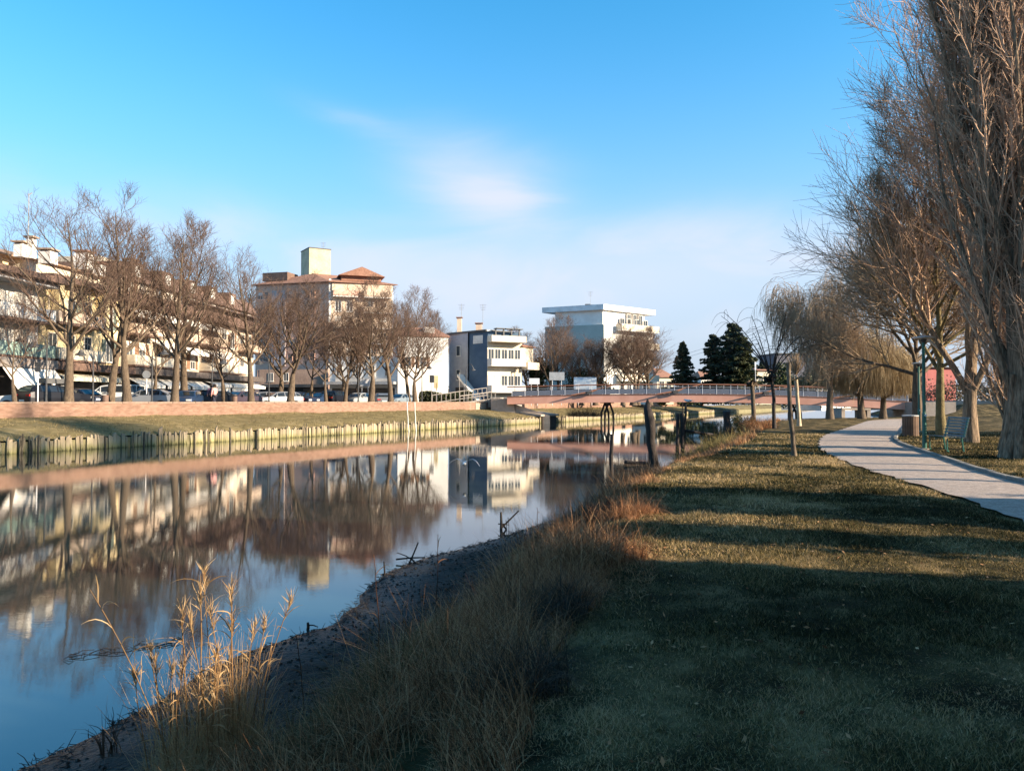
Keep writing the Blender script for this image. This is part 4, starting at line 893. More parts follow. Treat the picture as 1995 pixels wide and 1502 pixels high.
tree_proto('weeping_willow', 'tall greyish weeping willow with slender trunk at the end of the lawn', 'tree', WM, M_bark, M_gtwig, (29.3, 71, 1.0), 0, 1.12)
tree_proto('weeping_willow', 'golden weeping willow with a dark trunk, left one of the pair by the bridge end', 'tree', WM2, M_bark, M_wtwig, (32.9, 72.5, 1.0), 0, 1.05)
tree_proto('weeping_willow', 'brownish weeping willow with a dark trunk, right one of the pair by the bridge end', 'tree', WM2, M_bark, mat('brown_willow_twig', (.33, .22, .11), (.46, .32, .17), scale=1.5), (35.4, 73.5, 1.0), R(120), .98)
# pollards
def pollard(label, x, y, z, h, r, ntw, tl, droop, mt, mc, head=.35, tw=.014, ang=30, seed=1, lean=0):
    rng = np.random.default_rng(seed)
    P0, R0 = grow(rng, np.zeros((1, 3)), np.array([[lean, 0, 1.]]), np.array([h]), np.array([r]), 9, .05, (0, 0, .02), tip=.85)
    R0[0, 0] *= 1.3; R0[0, -1] *= 1.2
    levels = [(P0, R0, 10)]
    if head:
        hp = P0[0, -1]; B = 16; d = rng.normal(0, 1, (B, 3)); d[:, 2] = np.abs(d[:, 2])*.4; Ph, Rh = grow(rng, np.repeat((hp-[0, 0, .15])[None], B, 0), d, np.full(B, head), np.full(B, r*.75), 4, .1, (0, 0, 0), tip=.8); levels.append((Ph, Rh, 6))
    root = thing('pollard_tree', label, 'tree', (x, y, z)); obj('trunk', join_tubes('trunk', levels), mt, root)
    if ntw:
        a = rng.random(ntw)*6.283; s = np.tan(np.radians(rng.normal(ang, 8, ntw))); D = np.stack([np.cos(a)*s, np.sin(a)*s, np.ones(ntw)], 1)
        S = P0[0, -1][None]+nrm(D)*(head*.7 if head else .02); L = tl*rng.uniform(.6, 1.1, ntw)
        P1, R1 = grow(rng, S, D, L, np.full(ntw, tw*2), 10, .03, (0, 0, -droop), tip=.3); lv = [(P1, R1, 5)]
        if droop:
            S, D, L, rr_ = spawn(rng, P1, R1, 9, .35, 1, 50, 12, .35, .5, shrink=.1); P2, R2 = grow(rng, S, D, L, np.full(len(L), tw*.6), 6, .06, (0, 0, -.4), tip=.5); lv.append((P2, R2, 3))
        obj('crown', join_tubes('crown', lv), mc, root)
    return root
pollard('dark pollard willow with a knobbly head and a few long arching shoots', 15.65, 46, 1.0, 3.05, .11, 11, 4.6, .085, M_darkwood, M_darkwood, head=.42, tw=.022, ang=24, seed=5)
pollard('young pollard willow with pale trunk and a brush of upright shoots', 19.0, 51, 1.0, 3.3, .13, 60, 1.45, 0, mat('pale_bark', (.42, .33, .22), (.55, .45, .32), scale=5), M_gtwig, head=.2, tw=.014, ang=20, seed=7)
pollard('bare knobbly pole like trunk standing in the middle of the lawn', 8.2, 22.4, float(hR(8.2, 22.4))-.03, 2.76, .065, 0, 0, 0, mat('knobbly_trunk', (.06, .045, .035), (.24, .18, .12), scale=1.2, rough=.95, bump=1, stretch=(1, 1, .8)), None, head=0, seed=8, lean=-.02)
pollard('short dark stump with a flat top rising behind the waterside bush', 17.6, 56, .6, 3.4, .17, 0, 0, 0, M_bark, None, head=.4, seed=9)
for i, (x, y, h_, r_, lb) in enumerate(OFFTR): pollard(lb, x, y, .95, h_, r_, 26, 1.3, 0, M_pbark, M_ptwig, head=.25, tw=.012, ang=24, seed=20+i)
# ---- leafy things
def leaf_cloud(rng, cen, rad, n, size, flat=.7):
    """leaf faces through a lumpy volume of clumps"""
    cen = np.asarray(cen, float); k = max(6, n//260)
    cc = rng.normal(0, 1, (k, 3)); cc = nrm(cc)*rng.random((k, 1))**.4*.8; ci = rng.integers(0, k, n)
    p = cc[ci]+nrm(rng.normal(0, 1, (n, 3)))*(rng.random((n, 1))**.5*.38)
    p = p*np.asarray(rad)+cen
    a = nrm(rng.normal(0, 1, (n, 3))); b_ = nrm(np.cross(a, rng.normal(0, 1, (n, 3)))); s = size*rng.uniform(.6, 1.3, (n, 1))
    V = np.stack([p-a*s, p+b_*s*.5, p+a*s, p-b_*s*.5], 1).reshape(-1, 3); F = np.arange(n*4).reshape(-1, 4)
    return V, F, np.repeat(rng.random(n), 4)
M_ever = mat('evergreen_leaf', (.02, .035, .012), (.06, .08, .03), scale=3, rough=.6, attr=((.014, .026, .010), (.035, .055, .018), (.09, .10, .035)), transl=.15)
M_hedge = mat('hedge_leaf', (.02, .035, .012), (.06, .08, .03), scale=3, rough=.7, attr=((.02, .028, .010), (.05, .06, .02), (.10, .10, .035)), transl=.15)
M_conif = mat('conifer_needle', (.02, .035, .012), (.06, .08, .03), scale=3, rough=.8, attr=((.010, .02, .014), (.025, .04, .025), (.06, .075, .035)))
def shrub(name, label, cat, x, y, z, rad, n, size, m, seed=1, trunk=True, group=None):
    rng = np.random.default_rng(seed); root = thing(name, label, cat, (x, y, z), group)
    V, F, t = leaf_cloud(rng, (0, 0, rad[2]*.95), rad, n, size); obj('foliage', np_mesh('foliage', V, F, t), m, root)
    if trunk:
        P0, R0 = grow(rng, np.zeros((7, 3)), np.stack([rng.normal(0, .35, 7), rng.normal(0, .35, 7), np.ones(7)], 1), np.full(7, rad[2]*1.5), np.full(7, .07), 6, .1, (0, 0, .1)); obj('stem', join_tubes('stem', [(P0, R0, 6)]), M_bark, root)
    return root
def sx(px, D): return (px-997.5)/FPX*D
shrub('evergreen_shrub', 'dark glossy evergreen tree between the blue house and the hotel', 'shrub', sx(1052, 122), 122, G0, (2.6, 2.2, 3.9), 5200, .22, M_ever, 2)
shrub('evergreen_shrub', 'evergreen bush behind the bare trees below the hotel green wall', 'shrub', sx(1140, 128), 128, G0, (4.2, 2.2, 3.2), 5200, .22, M_ever, 3)
shrub('evergreen_shrub', 'olive bush between the hotel and the small fir', 'shrub', sx(1296, 140), 140, G0, (2.4, 2.0, 1.7), 2600, .22, M_hedge, 4)
shrub('evergreen_shrub', 'dark evergreen mass behind the knobbly pollard head', 'shrub', sx(1530, 130), 130, G0, (4.5, 3, 3.6), 5200, .25, M_ever, 5)
shrub('evergreen_shrub', 'dark evergreen mass behind the grey weeping willow', 'shrub', sx(1590, 120), 120, G0, (5, 3, 3.0), 5200, .25, M_ever, 6)
shrub('waterside_bush', 'green and yellow bush on the water edge left of the pollard willow', 'shrub', 15.2, 49.5, .3, (1.1, 1.0, .95), 3600, .06, mat('yellow_green_leaf', (.1, .1, .03), None, attr=((.05, .05, .015), (.12, .11, .035), (.20, .17, .06)), transl=.2), 7)
hd = thing('hedge', 'clipped dark green hedge between the white house and the bridge ramp', 'hedge', (sx(868, 103), 103, G0)); rng = np.random.default_rng(3)
n = 6000; p = rng.random((n, 3)); p = np.stack([(p[:, 0]-.5)*7.0, (p[:, 1]-.5)*1.6, p[:, 2]*(1.75+.2*np.sin(p[:, 0]*9))], 1); a = nrm(rng.normal(0, 1, (n, 3))); b2 = nrm(np.cross(a, rng.normal(0, 1, (n, 3))))
V = np.stack([p-a*.14, p+b2*.09, p+a*.14, p-b2*.09], 1).reshape(-1, 3); obj('foliage', np_mesh('foliage', V, np.arange(n*4).reshape(-1, 4), np.repeat(rng.random(n), 4)), M_hedge, hd)
# clipped hedge line beyond the park side and far woods
def tree_line(name, label, cat, pts, h, n, size, m, seed, depth=3):
    rng = np.random.default_rng(seed); pts = np.array(pts, float); t = rng.random(n)*(len(pts)-1); i = np.minimum(t.astype(int), len(pts)-2); f = (t-i)[:, None]
    base = pts[i]*(1-f)+pts[i+1]*f; hh = h*(.6+.8*vnoise(t*7, np.zeros(n), seed)); q_ = rng.random(n)**.7
    p = np.stack([base[:, 0]+rng.normal(0, depth/3, n), base[:, 1]+rng.normal(0, depth/2, n), base[:, 2]+q_*hh], 1)
    a = nrm(rng.normal(0, 1, (n, 3))); b2 = nrm(np.cross(a, rng.normal(0, 1, (n, 3)))); V = np.stack([p-a*size, p+b2*size*.6, p+a*size, p-b2*size*.6], 1).reshape(-1, 3)
    o = obj(name, np_mesh(name, V, np.arange(n*4).reshape(-1, 4), np.repeat(rng.random(n), 4)), m, kind='stuff'); o['label'] = label; o['category'] = cat
M_scrub = mat('winter_scrub', (.1, .08, .04), None, attr=((.06, .045, .03), (.13, .09, .06), (.20, .15, .09)), transl=.1)
tree_line('distant_hedges', 'low band of hedges and scrub beyond the footbridge', 'hedge', [(sx(1285, 175), 175, 1.9), (sx(1480, 185), 185, 1.9), (sx(1600, 190), 190, 1.9), (sx(1990, 190), 190, 1.9), (sx(2400, 160), 160, 1.9)], 4.2, 14000, .35, M_ever, 5, 4)
tree_line('distant_scrub', 'brown leafless scrub behind the park trees on the right', 'scrub', [(sx(1640, 105), 105, 1.6), (sx(1790, 115), 115, 1.9), (sx(2000, 100), 100, 2.0), (sx(2300, 80), 80, 2.0)], 3.4, 9000, .16, M_scrub, 6, 5)
tree_line('town_scrub', 'scrub and hedges closing the street behind the houses', 'scrub', [(-60, 170, 2), (-30, 185, 2), (-5, 170, 2), (30, 190, 2)], 5, 9000, .4, M_scrub, 8, 5)
def conifer(label, px, D, ytop, wid, seed, m=None, kind='fir', z=G0, droopy=.25):
    rng = np.random.default_rng(seed); x = sx(px, D); h = hgt(ytop, D)-z; root = thing('conifer_tree', label, 'tree', (x, D, z))
    P0, R0 = grow(rng, np.zeros((1, 3)), np.array([[0, 0, 1.]]), np.array([h]), np.array([h*.022]), 8, .01, (0, 0, .05), tip=.08)
    k = 100 if kind == 'fir' else 120
    t = np.linspace(.08, .97, k) if kind == 'fir' else np.sort(np.round(np.linspace(.1, .97, k)*19)/19+rng.normal(0, .014, k)).clip(.08, .98)
    a = np.arange(k)*2.4+rng.normal(0, .3, k); S = np.stack([np.zeros(k), np.zeros(k), t*h], 1); prof = (1-t)**(.85 if kind == 'fir' else .62)*(1 if kind == 'fir' else (.55+.65*rng.random(k)))
    L = wid*prof+.25; D_ = np.stack([np.cos(a), np.sin(a), np.full(k, .15 if kind == 'cedar' else -.05)], 1)
    P1, R1 = grow(rng, S, D_, L, np.full(k, .06), 7, .06, (0, 0, -droopy*.12 if kind == 'cedar' else .02), tip=.3)
    obj('trunk', join_tubes('trunk', [(P0, R0, 8), (P1, R1, 4)]), M_bark, root)
    n = 120; tt = rng.random((k, n))*6; i = np.minimum(tt.astype(int), 5); f = (tt-i)[..., None]; ii = np.arange(k)[:, None]
    C = P1[ii, i]*(1-f)+P1[ii, i+1]*f; wdt = (L[:, None]*.26*(1.15-tt/6)+.08)[..., None]; side = np.stack([-np.sin(a), np.cos(a), np.zeros(k)], 1)[:, None]
    C = C+side*rng.normal(0, .6, (k, n, 1))*wdt+np.array([0, 0, 1.])*(rng.normal(0, .10, (k, n, 1))-.08)
    p = C.reshape(-1, 3); nn = len(p); aa = nrm(np.repeat(D_, n, 0)+rng.normal(0, .5, (nn, 3))+np.array([0, 0, -.35])); bb = nrm(np.cross(aa, rng.normal(0, 1, (nn, 3)))); s = wid*.06+.06
    V = np.stack([p-aa*s, p+bb*s*.35, p+aa*s, p-bb*s*.35], 1).reshape(-1, 3); obj('foliage', np_mesh('foliage', V, np.arange(nn*4).reshape(-1, 4), np.repeat(rng.random(nn), 4)), m or M_conif, root)
conifer('small dark fir standing alone right of the bare trees by the hotel', 1331, 150, 664, 3.9, 61)
conifer('narrow dark cedar just left of the largest cedar', 1391, 148, 650, 4.4, 62, kind='cedar')
conifer('largest dark cedar with layered drooping branches beyond the bridge', 1428, 145, 626, 5.6, 63, kind='cedar')
conifer('cedar with lighter olive foliage merged into the right of the largest cedar', 1448, 143, 652, 4.2, 64, m=M_hedge, kind='cedar')
conifer('low spreading conifer right of the largest cedar', 1488, 152, 702, 2.6, 65, kind='cedar')

for i, (x, y, h, r_) in enumerate(((-7, -17, 9, 5), (2, -15, 10, 5.5), (11, -17, 9, 5.5), (20, -13, 8, 5), (24.5, -3, 3.9, 3.6), (25.5, 5, 3.9, 3.4))):  # unseen trees added to cut sky light on the foreground
    shrub('sky_block_tree', ('added sky blocking evergreen behind the viewer, number %d from the river' % (i+1)) if False else 'added sky blocking evergreen behind the viewer, '+('nearest the river', 'second from the river', 'third from the river', 'farthest from the river', 'behind the hedge on the right', 'behind the hedge on the right, farther up the path')[i], 'tree', x, y, .9, (r_, r_, h), 5200, .42, M_ever, 90+i)
for i, (x, y, r_, lb) in enumerate(((4.5, -1.5, 6.0, 'umbrella shaped pine added to block sky above the viewer'), (14.5, -5, 6.0, 'umbrella shaped pine added to block sky behind the viewer, beyond the path'))):  # unseen pine crowns added overhead to darken the foreground
    rg = np.random.default_rng(80+i); root = thing('sky_block_pine', lb, 'tree', (x+1.5, y-2, .95))
    V, F, t = leaf_cloud(rg, (-1.5, 2, 10.2), (r_, r_, 2.2), 9000, .34); obj('crown', np_mesh('crown', V, F, t), M_ever, root)
    P0, R0 = grow(rg, np.zeros((1, 3)), np.array([[-.1, .12, 1.]]), np.array([10.]), np.array([.3]), 8, .03, (0, 0, .02), tip=.5); S, D, L, rr_ = spawn(rg, P0, R0, 9, .72, 1, 55, 8, .42, .5)
    P1, R1 = grow(rg, S, D, L, rr_, 6, .06, (0, 0, .08)); obj('trunk', join_tubes('trunk', [(P0, R0, 10), (P1, R1, 6)]), M_bark, root)
# added hedge screens, unseen at the right, shaped to cast the lawn shade
def screen(name, label, pts, h, n, seed, width=1.6):
    rng = np.random.default_rng(seed); root = thing(name, label, 'hedge', (pts[0][0], pts[0][1], .95)); pts = np.array(pts, float)
    q = MB()
    for a, b_ in zip(pts[:-1], pts[1:]):
        d = np.array([b_[1]-a[1], a[0]-b_[0]]); d = d/np.linalg.norm(d)*width*.32
        q.hexa([(a[0]-d[0], a[1]-d[1], .8), (b_[0]-d[0], b_[1]-d[1], .8), (b_[0]+d[0], b_[1]+d[1], .8), (a[0]+d[0], a[1]+d[1], .8), (a[0]-d[0]*.5, a[1]-d[1]*.5, .9+h*.93), (b_[0]-d[0]*.5, b_[1]-d[1]*.5, .9+h*.93), (b_[0]+d[0]*.5, b_[1]+d[1]*.5, .9+h*.93), (a[0]+d[0]*.5, a[1]+d[1]*.5, .9+h*.93)])
    obj('branches', q, mat('shade_screen_core', (.02, .02, .012), (.035, .03, .02), scale=3), root)  # solid core inside the added screen, stops the sun
    t = rng.random(n)*(len(pts)-1); i = np.minimum(t.astype(int), len(pts)-2); f = (t-i)[:, None]; base = pts[i]*(1-f)+pts[i+1]*f
    p = np.stack([base[:, 0]+rng.normal(0, width*.3, n), base[:, 1]+rng.normal(0, width*.08, n), .95+rng.random(n)*h*(.94+.1*np.sin(t*5))], 1)-np.array([pts[0][0], pts[0][1], .95])
    a = nrm(rng.normal(0, 1, (n, 3))); b2 = nrm(np.cross(a, rng.normal(0, 1, (n, 3)))); V = np.stack([p-a*.12, p+b2*.08, p+a*.12, p-b2*.08], 1).reshape(-1, 3)
    obj('foliage', np_mesh('foliage', V, np.arange(n*4).reshape(-1, 4), np.repeat(rng.random(n), 4)), M_hedge, root)
SHADE_SCREENS = [('hedge', 'tall evergreen hedge beside the path outside the right edge, nearest the viewer', [(15.0, -22), (15.0, -12), (15, -4), (15, 3.2)], 6.7, 9000, 71),
           ('hedge', 'short run of evergreen hedge outside the right edge, second from the viewer', [(15.2, 4.7), (15.2, 5.5)], 7.2, 1500, 72),
           ('hedge', 'run of evergreen hedge outside the right edge, third from the viewer', [(15.6, 6.7), (15.6, 10.0)], 7.9, 3500, 73),
           ('hedge', 'short evergreen hedge outside the right edge, farthest one', [(33.5, 31.5), (33.5, 38.5)], 7.0, 1500, 74)]
for s_ in SHADE_SCREENS: screen(*s_)
# ---------------------------------------------------------------- cars
M_tyre = mat('tyre_rubber', (.015, .015, .016), (.03, .03, .03), scale=8, rough=.8)
M_rim = mat('alloy_rim', (.45, .45, .47), (.55, .55, .57), scale=8, rough=.3, metallic=.6)
M_cglass = mat('car_glass', (.012, .016, .02), (.02, .025, .03), scale=1, rough=.05, spec=.9)
M_light = mat('headlight_lens', (.6, .6, .58), (.7, .7, .68), scale=4, rough=.15)
M_tail = mat('tail_light_lens', (.35, .02, .02), (.45, .04, .03), scale=4, rough=.2)
M_plate = mat('number_plate', (.7, .7, .66), (.75, .75, .7), scale=4, rough=.5)
CARS = {  # half length, half width, profile stations: x, bottom, belt, roof(None = bonnet height only)
 'hatch': dict(L=4.1, W=1.72, st=[(-2.05, .35, .62, None), (-2.0, .28, .86, None), (-1.2, .22, .96, None), (-.95, .2, .98, None), (-.25, .2, 1.0, 1.44), (.4, .2, 1.0, 1.50), (1.2, .2, 1.02, 1.46), (1.75, .22, 1.02, 1.25), (1.98, .28, .98, None), (2.05, .35, .66, None)]),
 'estate': dict(L=4.6, W=1.78, st=[(-2.3, .35, .62, None), (-2.24, .28, .82, None), (-1.4, .2, .94, None), (-1.1, .2, .96, None), (-.35, .2, .99, 1.42), (.4, .2, 1.0, 1.49), (1.5, .2, 1.02, 1.47), (1.95, .22, 1.03, 1.32), (2.24, .28, 1.0, None), (2.3, .35, .66, None)]),
 'suv': dict(L=4.5, W=1.86, st=[(-2.25, .42, .75, None), (-2.2, .34, 1.0, None), (-1.35, .28, 1.1, None), (-1.1, .28, 1.12, None), (-.45, .28, 1.15, 1.6), (.3, .28, 1.16, 1.68), (1.5, .28, 1.18, 1.66), (1.95, .28, 1.18, 1.5), (2.2, .34, 1.14, None), (2.25, .42, .8, None)]),
 'van': dict(L=4.7, W=1.85, st=[(-2.35, .4, .8, None), (-2.28, .3, 1.05, None), (-1.7, .25, 1.18, None), (-1.5, .25, 1.2, None), (-.9, .25, 1.22, 1.75), (-.2, .25, 1.22, 1.85), (1.6, .25, 1.22, 1.86), (2.2, .25, 1.22, 1.8), (2.3, .3, 1.18, None), (2.35, .4, .8, None)])}
CMESH = {}
def car_meshes(kind):
    if kind in CMESH: return CMESH[kind]
    c = CARS[kind]; W = c['W']/2; st = c['st']; rows = []
    for i, (x, zb, zs, zr) in enumerate(st):
        wn = W*(.86 if i in (0, len(st)-1) else (.94 if i in (1, len(st)-2) else 1)); wr = W*.74
        zt = zr if zr else zs+.015
        wt = wr if zr else wn*.86
        half = [(wn*.9, zb), (wn, zb+.15), (wn, (zb+zs)/2+.05), (wn*.97, zs), (wt, zt-.05 if zr else zs+.01), (wt*.85, zt)]
        rows.append([(x, -y, z) for y, z in half]+[(x, y, z) for y, z in half[::-1]])
    b = MB(); n = len(rows[0]); b.add([p for r_ in rows for p in r_], [(i*n+k, i*n+(k+1) % n, (i+1)*n+(k+1) % n, (i+1)*n+k) for i in range(len(rows)-1) for k in range(n)]+[tuple(range(n))[::-1], tuple((len(rows)-1)*n+k for k in range(n))])
    body = b.mesh('body', smooth=False)
    # glass, set a little proud of the cabin
    g = MB(); cab = [i for i, s in enumerate(st) if s[3]]; i0, i1 = cab[0], cab[-1]
    def lp(a, b_, t): return tuple(a[k]*(1-t)+b_[k]*t for k in range(3))
    for sg in (-1, 1):
        for i in range(i0, i1):
            (xa, _, sa, ra), (xb, _, sb, rb) = st[i], st[i+1]
            A = (xa+.04, sg*(W*.97+.004), sa+.03); B_ = (xb-.04, sg*(W*.97+.004), sb+.03); C_ = (xb-.04, sg*(W*.74+.035), rb-.09); D_ = (xa+.04, sg*(W*.74+.035), ra-.09)
            g.add([A, B_, C_, D_]+[(p[0], p[1]-sg*.03, p[2]) for p in (A, B_, C_, D_)], [(0, 1, 2, 3), (7, 6, 5, 4), (0, 4, 5, 1), (2, 6, 7, 3)])
        for i, j, e in ((i0, i0-1, 1), (i1, i1+1, -1)):
            A = (st[i][0]-.03*e, sg*(W*.97+.004), st[i][2]+.03); B_ = (st[j][0]+.35*e*abs(st[i][0]-st[j][0]), sg*(W*.95), st[j][2]+.05); C_ = (st[i][0]-.03*e, sg*(W*.75+.035), st[i][3]-.1)
            g.add([A, B_, C_], [(0, 1, 2)])
    for i, j, e in ((i0, i0-1, -1), (i1, i1+1, 1)):
        x1, z1 = st[j][0], st[j][2]+.03; x2, z2 = st[i][0], st[i][3]-.04
        d = Vector((x2-x1, 0, z2-z1)); nn = Vector((-d.z, 0, d.x)).normalized(); nn = nn if nn.x*e > 0 else -nn; nn = nn*.03
        p = [(x1+d.x*.1, -W*.80, z1+d.z*.1), (x1+d.x*.1, W*.80, z1+d.z*.1), (x1+d.x*.93, W*.66, z1+d.z*.93), (x1+d.x*.93, -W*.66, z1+d.z*.93)]
        g.hexa([tuple(q) for q in p]+[(q[0]+nn.x, q[1], q[2]+nn.z) for q in p])
    glass = g.mesh('window_glass')
    w = MB(); w.tube([(0, -.1, 0), (0, .1, 0)], .32, 18); tyre = w.mesh('tyre'); w = MB(); w.tube([(0, -.112, 0), (0, .112, 0)], .20, 10); rim = w.mesh('rim')
    hl = MB(); hl.box(-.05, .10, -.19, .19, -.07, .07); hm = hl.mesh('headlight')
    pl_ = MB(); pl_.box(-.015, .015, -.26, .26, -.055, .055); pm = pl_.mesh('number_plate'); mi = MB(); mi.box(-.08, .08, -.1, .1, -.06, .06); mm = mi.mesh('mirror')
    CMESH[kind] = dict(body=body, glass=glass, tyre=tyre, rim=rim, light=hm, plate=pm, mirror=mm); return CMESH[kind]
PAINT = {}
def paint(name, c, met=.35):
    if name not in PAINT: PAINT[name] = mat('car_paint_'+name, c, tuple(x*.92 for x in c), scale=1, rough=.28, metallic=met, spec=.6)
    return PAINT[name]
def linkm(nm, me, m, parent, loc=(0, 0, 0), rot=(0, 0, 0)):
    o = bpy.data.objects.new(nm, me); link(o, parent); o.location = loc; o.rotation_euler = rot
    if not me.materials: me.materials.append(None)
    o.material_slots[0].link = 'OBJECT'; o.material_slots[0].material = m; return o
def car(kind, px, off, head, pt, label, D=None):
    cm = car_meshes(kind); c = CARS[kind]
    if D is None: D = bankD(px, off)
    root = thing('parked_car', label, 'car' if kind != 'van' else 'van', (sx(px, D), D, G0), 'cars parked behind the brick wall', R(head))
    # the mesh front is -x; heading is where the nose points
    linkm('body', cm['body'], pt, root); linkm('window_glass', cm['glass'], M_cglass, root)
    W = c['W']/2; hl = c['L']/2
    for xw in (-hl*.64, hl*.62):
        for sg in (-1, 1):
            t = linkm('wheel', cm['tyre'], M_tyre, root, (xw, sg*(W-.07), .32)); linkm('rim', cm['rim'], M_rim, t)
    zl = c['st'][1][2]-.17
    for sg in (-1, 1):
        linkm('headlight', cm['light'], M_light, root, (-hl+.03, sg*(W-.32), zl)); linkm('tail_light', cm['light'], M_tail, root, (hl-.06, sg*(W-.28), zl+.12)); linkm('mirror', cm['mirror'], pt, root, (c['st'][4][0]-.15, sg*(W+.06), c['st'][4][2]+.06))
    linkm('number_plate', cm['plate'], M_plate, root, (-hl-.01, 0, .42)); linkm('number_plate', cm['plate'], M_plate, root, (hl+.01, 0, .6))
    return root
# heading angle: rotation that takes the nose (-x) to the wanted direction; 0 = nose to the left
car('hatch', 58, 15, 30, paint('white', (.52, .52, .51), .0), 'white hatchback at the left edge behind the wall, left of the black car')
c_ = car('suv', 105, 13.2, -115, paint('black', (.012, .013, .02)), 'black car with a roof box, tail towards the river')
q = MB(); q.hexa([(-1.0, -.4, 1.78), (1.0, -.4, 1.78), (1.0, .4, 1.78), (-1.0, .4, 1.78), (-1.2, -.36, 2.1), (.85, -.36, 2.14), (.85, .36, 2.14), (-1.2, .36, 2.1)]); o = bpy.data.objects.new('roof_box', q.mesh('roof_box')); link(o, c_); o.data.materials.append(M_metal)
q = MB(); q.box(-.6, -.5, -.6, .6, 1.66, 1.779); q.box(.5, .6, -.6, .6, 1.66, 1.779); o = bpy.data.objects.new('roof_bar', q.mesh('roof_bar')); link(o, c_); o.data.materials.append(M_metal)
car('hatch', 163, 14.5, 160, paint('navy', (.012, .02, .05)), 'dark navy hatchback right of the black car with the roof box')
car('van', 222, 15.5, 25, paint('white', (.52, .52, .51)), 'white van behind the slender bare tree')
car('hatch', 284, 13.2, 12, paint('silver', (.26, .27, .29)), 'silver hatchback seen from the side, largest of the cars in view')
car('hatch', 330, 17, 35, paint('navy', (.012, .02, .05)), 'dark blue car close behind the silver hatchback')
car('estate', 366, 14.5, 100, paint('blue', (.03, .06, .13)), 'dark blue estate car with pale roof edge between the two leaning trunks')
car('estate', 405, 15.5, 20, paint('black', (.012, .013, .02)), 'black estate car behind the person in pink')
car('hatch', 466, 14.5, 62, paint('plum', (.07, .05, .07)), 'dark plum hatchback left of the tall dark tree')
car('hatch', 508, 16.5, 30, paint('grey', (.22, .23, .25)), 'grey hatchback behind the tall dark tree')
car('estate', 541, 13.8, 40, paint('silver', (.26, .27, .29)), 'silver estate car between two thick trunks')
car('hatch', 583, 14.5, 150, paint('navy', (.012, .02, .05)), 'navy hatchback just right of the forked tree')
car('estate', 604, 18, 60, paint('black', (.012, .013, .02)), 'black estate car by the low tree below the roof tower')
car('hatch', 627, 14.8, 62, paint('blue', (.03, .06, .13)), 'blue hatchback behind the small twisted tree')
car('suv', 657, 14.2, -110, paint('black', (.012, .013, .02)), 'black hatchback with white number plate, tail towards the river')
car('hatch', 697, 13.8, 70, paint('pearl', (.48, .49, .48)), 'small pearl white hatchback right of the black one')
car('estate', 742, 14.0, -70, paint('grey', (.22, .23, .25)), 'grey beige estate car seen from behind')
car('hatch', 780, 13.8, 60, paint('ice', (.25, .30, .34)), 'light silver blue car at the right end of the row')
# ---------------------------------------------------------------- street lamps, signs
def swan_lamp(label, px, off, ytop, side=1, D=None):
    if D is None: D = bankD(px, off)
    h = hgt(ytop, D)-G0; root = thing('street_lamp', label, 'street lamp', (sx(px, D), D, G0), 'swan neck lamps along the car park')
    q = MB(); q.lathe((0, 0, 0), [(.12, 0), (.12, .5), (.07, .6), (.05, h*.6), (.045, h-.9)], 8); o = bpy.data.objects.new('pole', q.mesh('pole')); link(o, root); o.data.materials.append(M_metal)
    q = MB(); pts = [Vector((side*(.45-.45*math.cos(a)), 0, h-.9+.75*math.sin(a)+.15*a/3.14)) for a in [k*math.pi/9 for k in range(9)]]; q.tube(pts, .03, 6); o = bpy.data.objects.new('swan_neck', q.mesh('swan_neck')); link(o, root); o.data.materials.append(M_metal)
    e = pts[-1]; q = MB(); q.lathe((e.x, 0, e.z-.32), [(.36, -.02), (.34, .03), (.16, .16), (.08, .32)], 14); o = bpy.data.objects.new('lamp_shade', q.mesh('lamp_shade')); link(o, root); o.data.materials.append(M_metal)
    q = MB(); q.lathe((e.x, 0, e.z-.40), [(.10, 0), (.2, .05), (.2, .075)], 12); o = bpy.data.objects.new('lamp_glass', q.mesh('lamp_glass')); link(o, o.parent or root); o.data.materials.append(M_light)
for a in (('swan neck lamp left of the tallest bare tree, in front of the pale awning', 90, 9.5, 650, -1), ('swan neck lamp between the tallest tree and the slender tree', 181, 9.5, 668, -1),
          ('swan neck lamp in front of the silver hatchback', 296, 9.5, 668, 1), ('swan neck lamp behind the person in pink', 413, 9.5, 688, 1), ('lamp between the tall dark tree and the silver estate car', 524, 9.5, 690, -1), ('lamp left of the grey estate car', 698, 9.5, 705, 1),
          ('swan neck lamp against the blank white wall', 822, 9.8, 704, 1), ('swan neck lamp in front of the dark blue side wall', 908, 9.8, 708, 1), ('lamp in front of the cream glazed balconies', 1003, 12, 708, 1)): swan_lamp(*a)
def sign(name, label, cat, px, off, ytop, w_, h_, mface, mpole, D=None, n=1, round_=False, z=G0, poles=1):
    if D is None: D = bankD(px, off)
    ht = hgt(ytop, D)-z; root = thing(name, label, cat, (sx(px, D), D, z))
    q = MB()
    for k in range(poles):
        xx = 0 if poles == 1 else (k-.5)*w_*.6; q.tube([(xx, 0.04, 0), (xx, 0.04, ht-.05)], .035, 7)
    o = bpy.data.objects.new('pole', q.mesh('pole')); link(o, root); o.data.materials.append(mpole)
    for k in range(n):
        q = MB()
        if round_: q.tube([(0, -.03, ht-h_/2), (0, 0, ht-h_/2)], w_/2, 20)
        else: q.box(-w_/2, w_/2, -.03, 0, ht-h_*(k+1)/n+.02, ht-h_*k/n)
        o = bpy.data.objects.new('sign_plate', q.mesh('sign_plate')); link(o, root); o.data.materials.append(mface)
sign('road_sign', 'dark backed double road sign on a white pole in front of the pale awning', 'sign', 73, 11, 706, .38, .62, M_metal, M_wpost, n=2)
sign('road_sign', 'round grey backed road sign on a white pole left of the low tree', 'sign', 285, 12.5, 722, .62, .62, M_galv, M_wpost, round_=True)
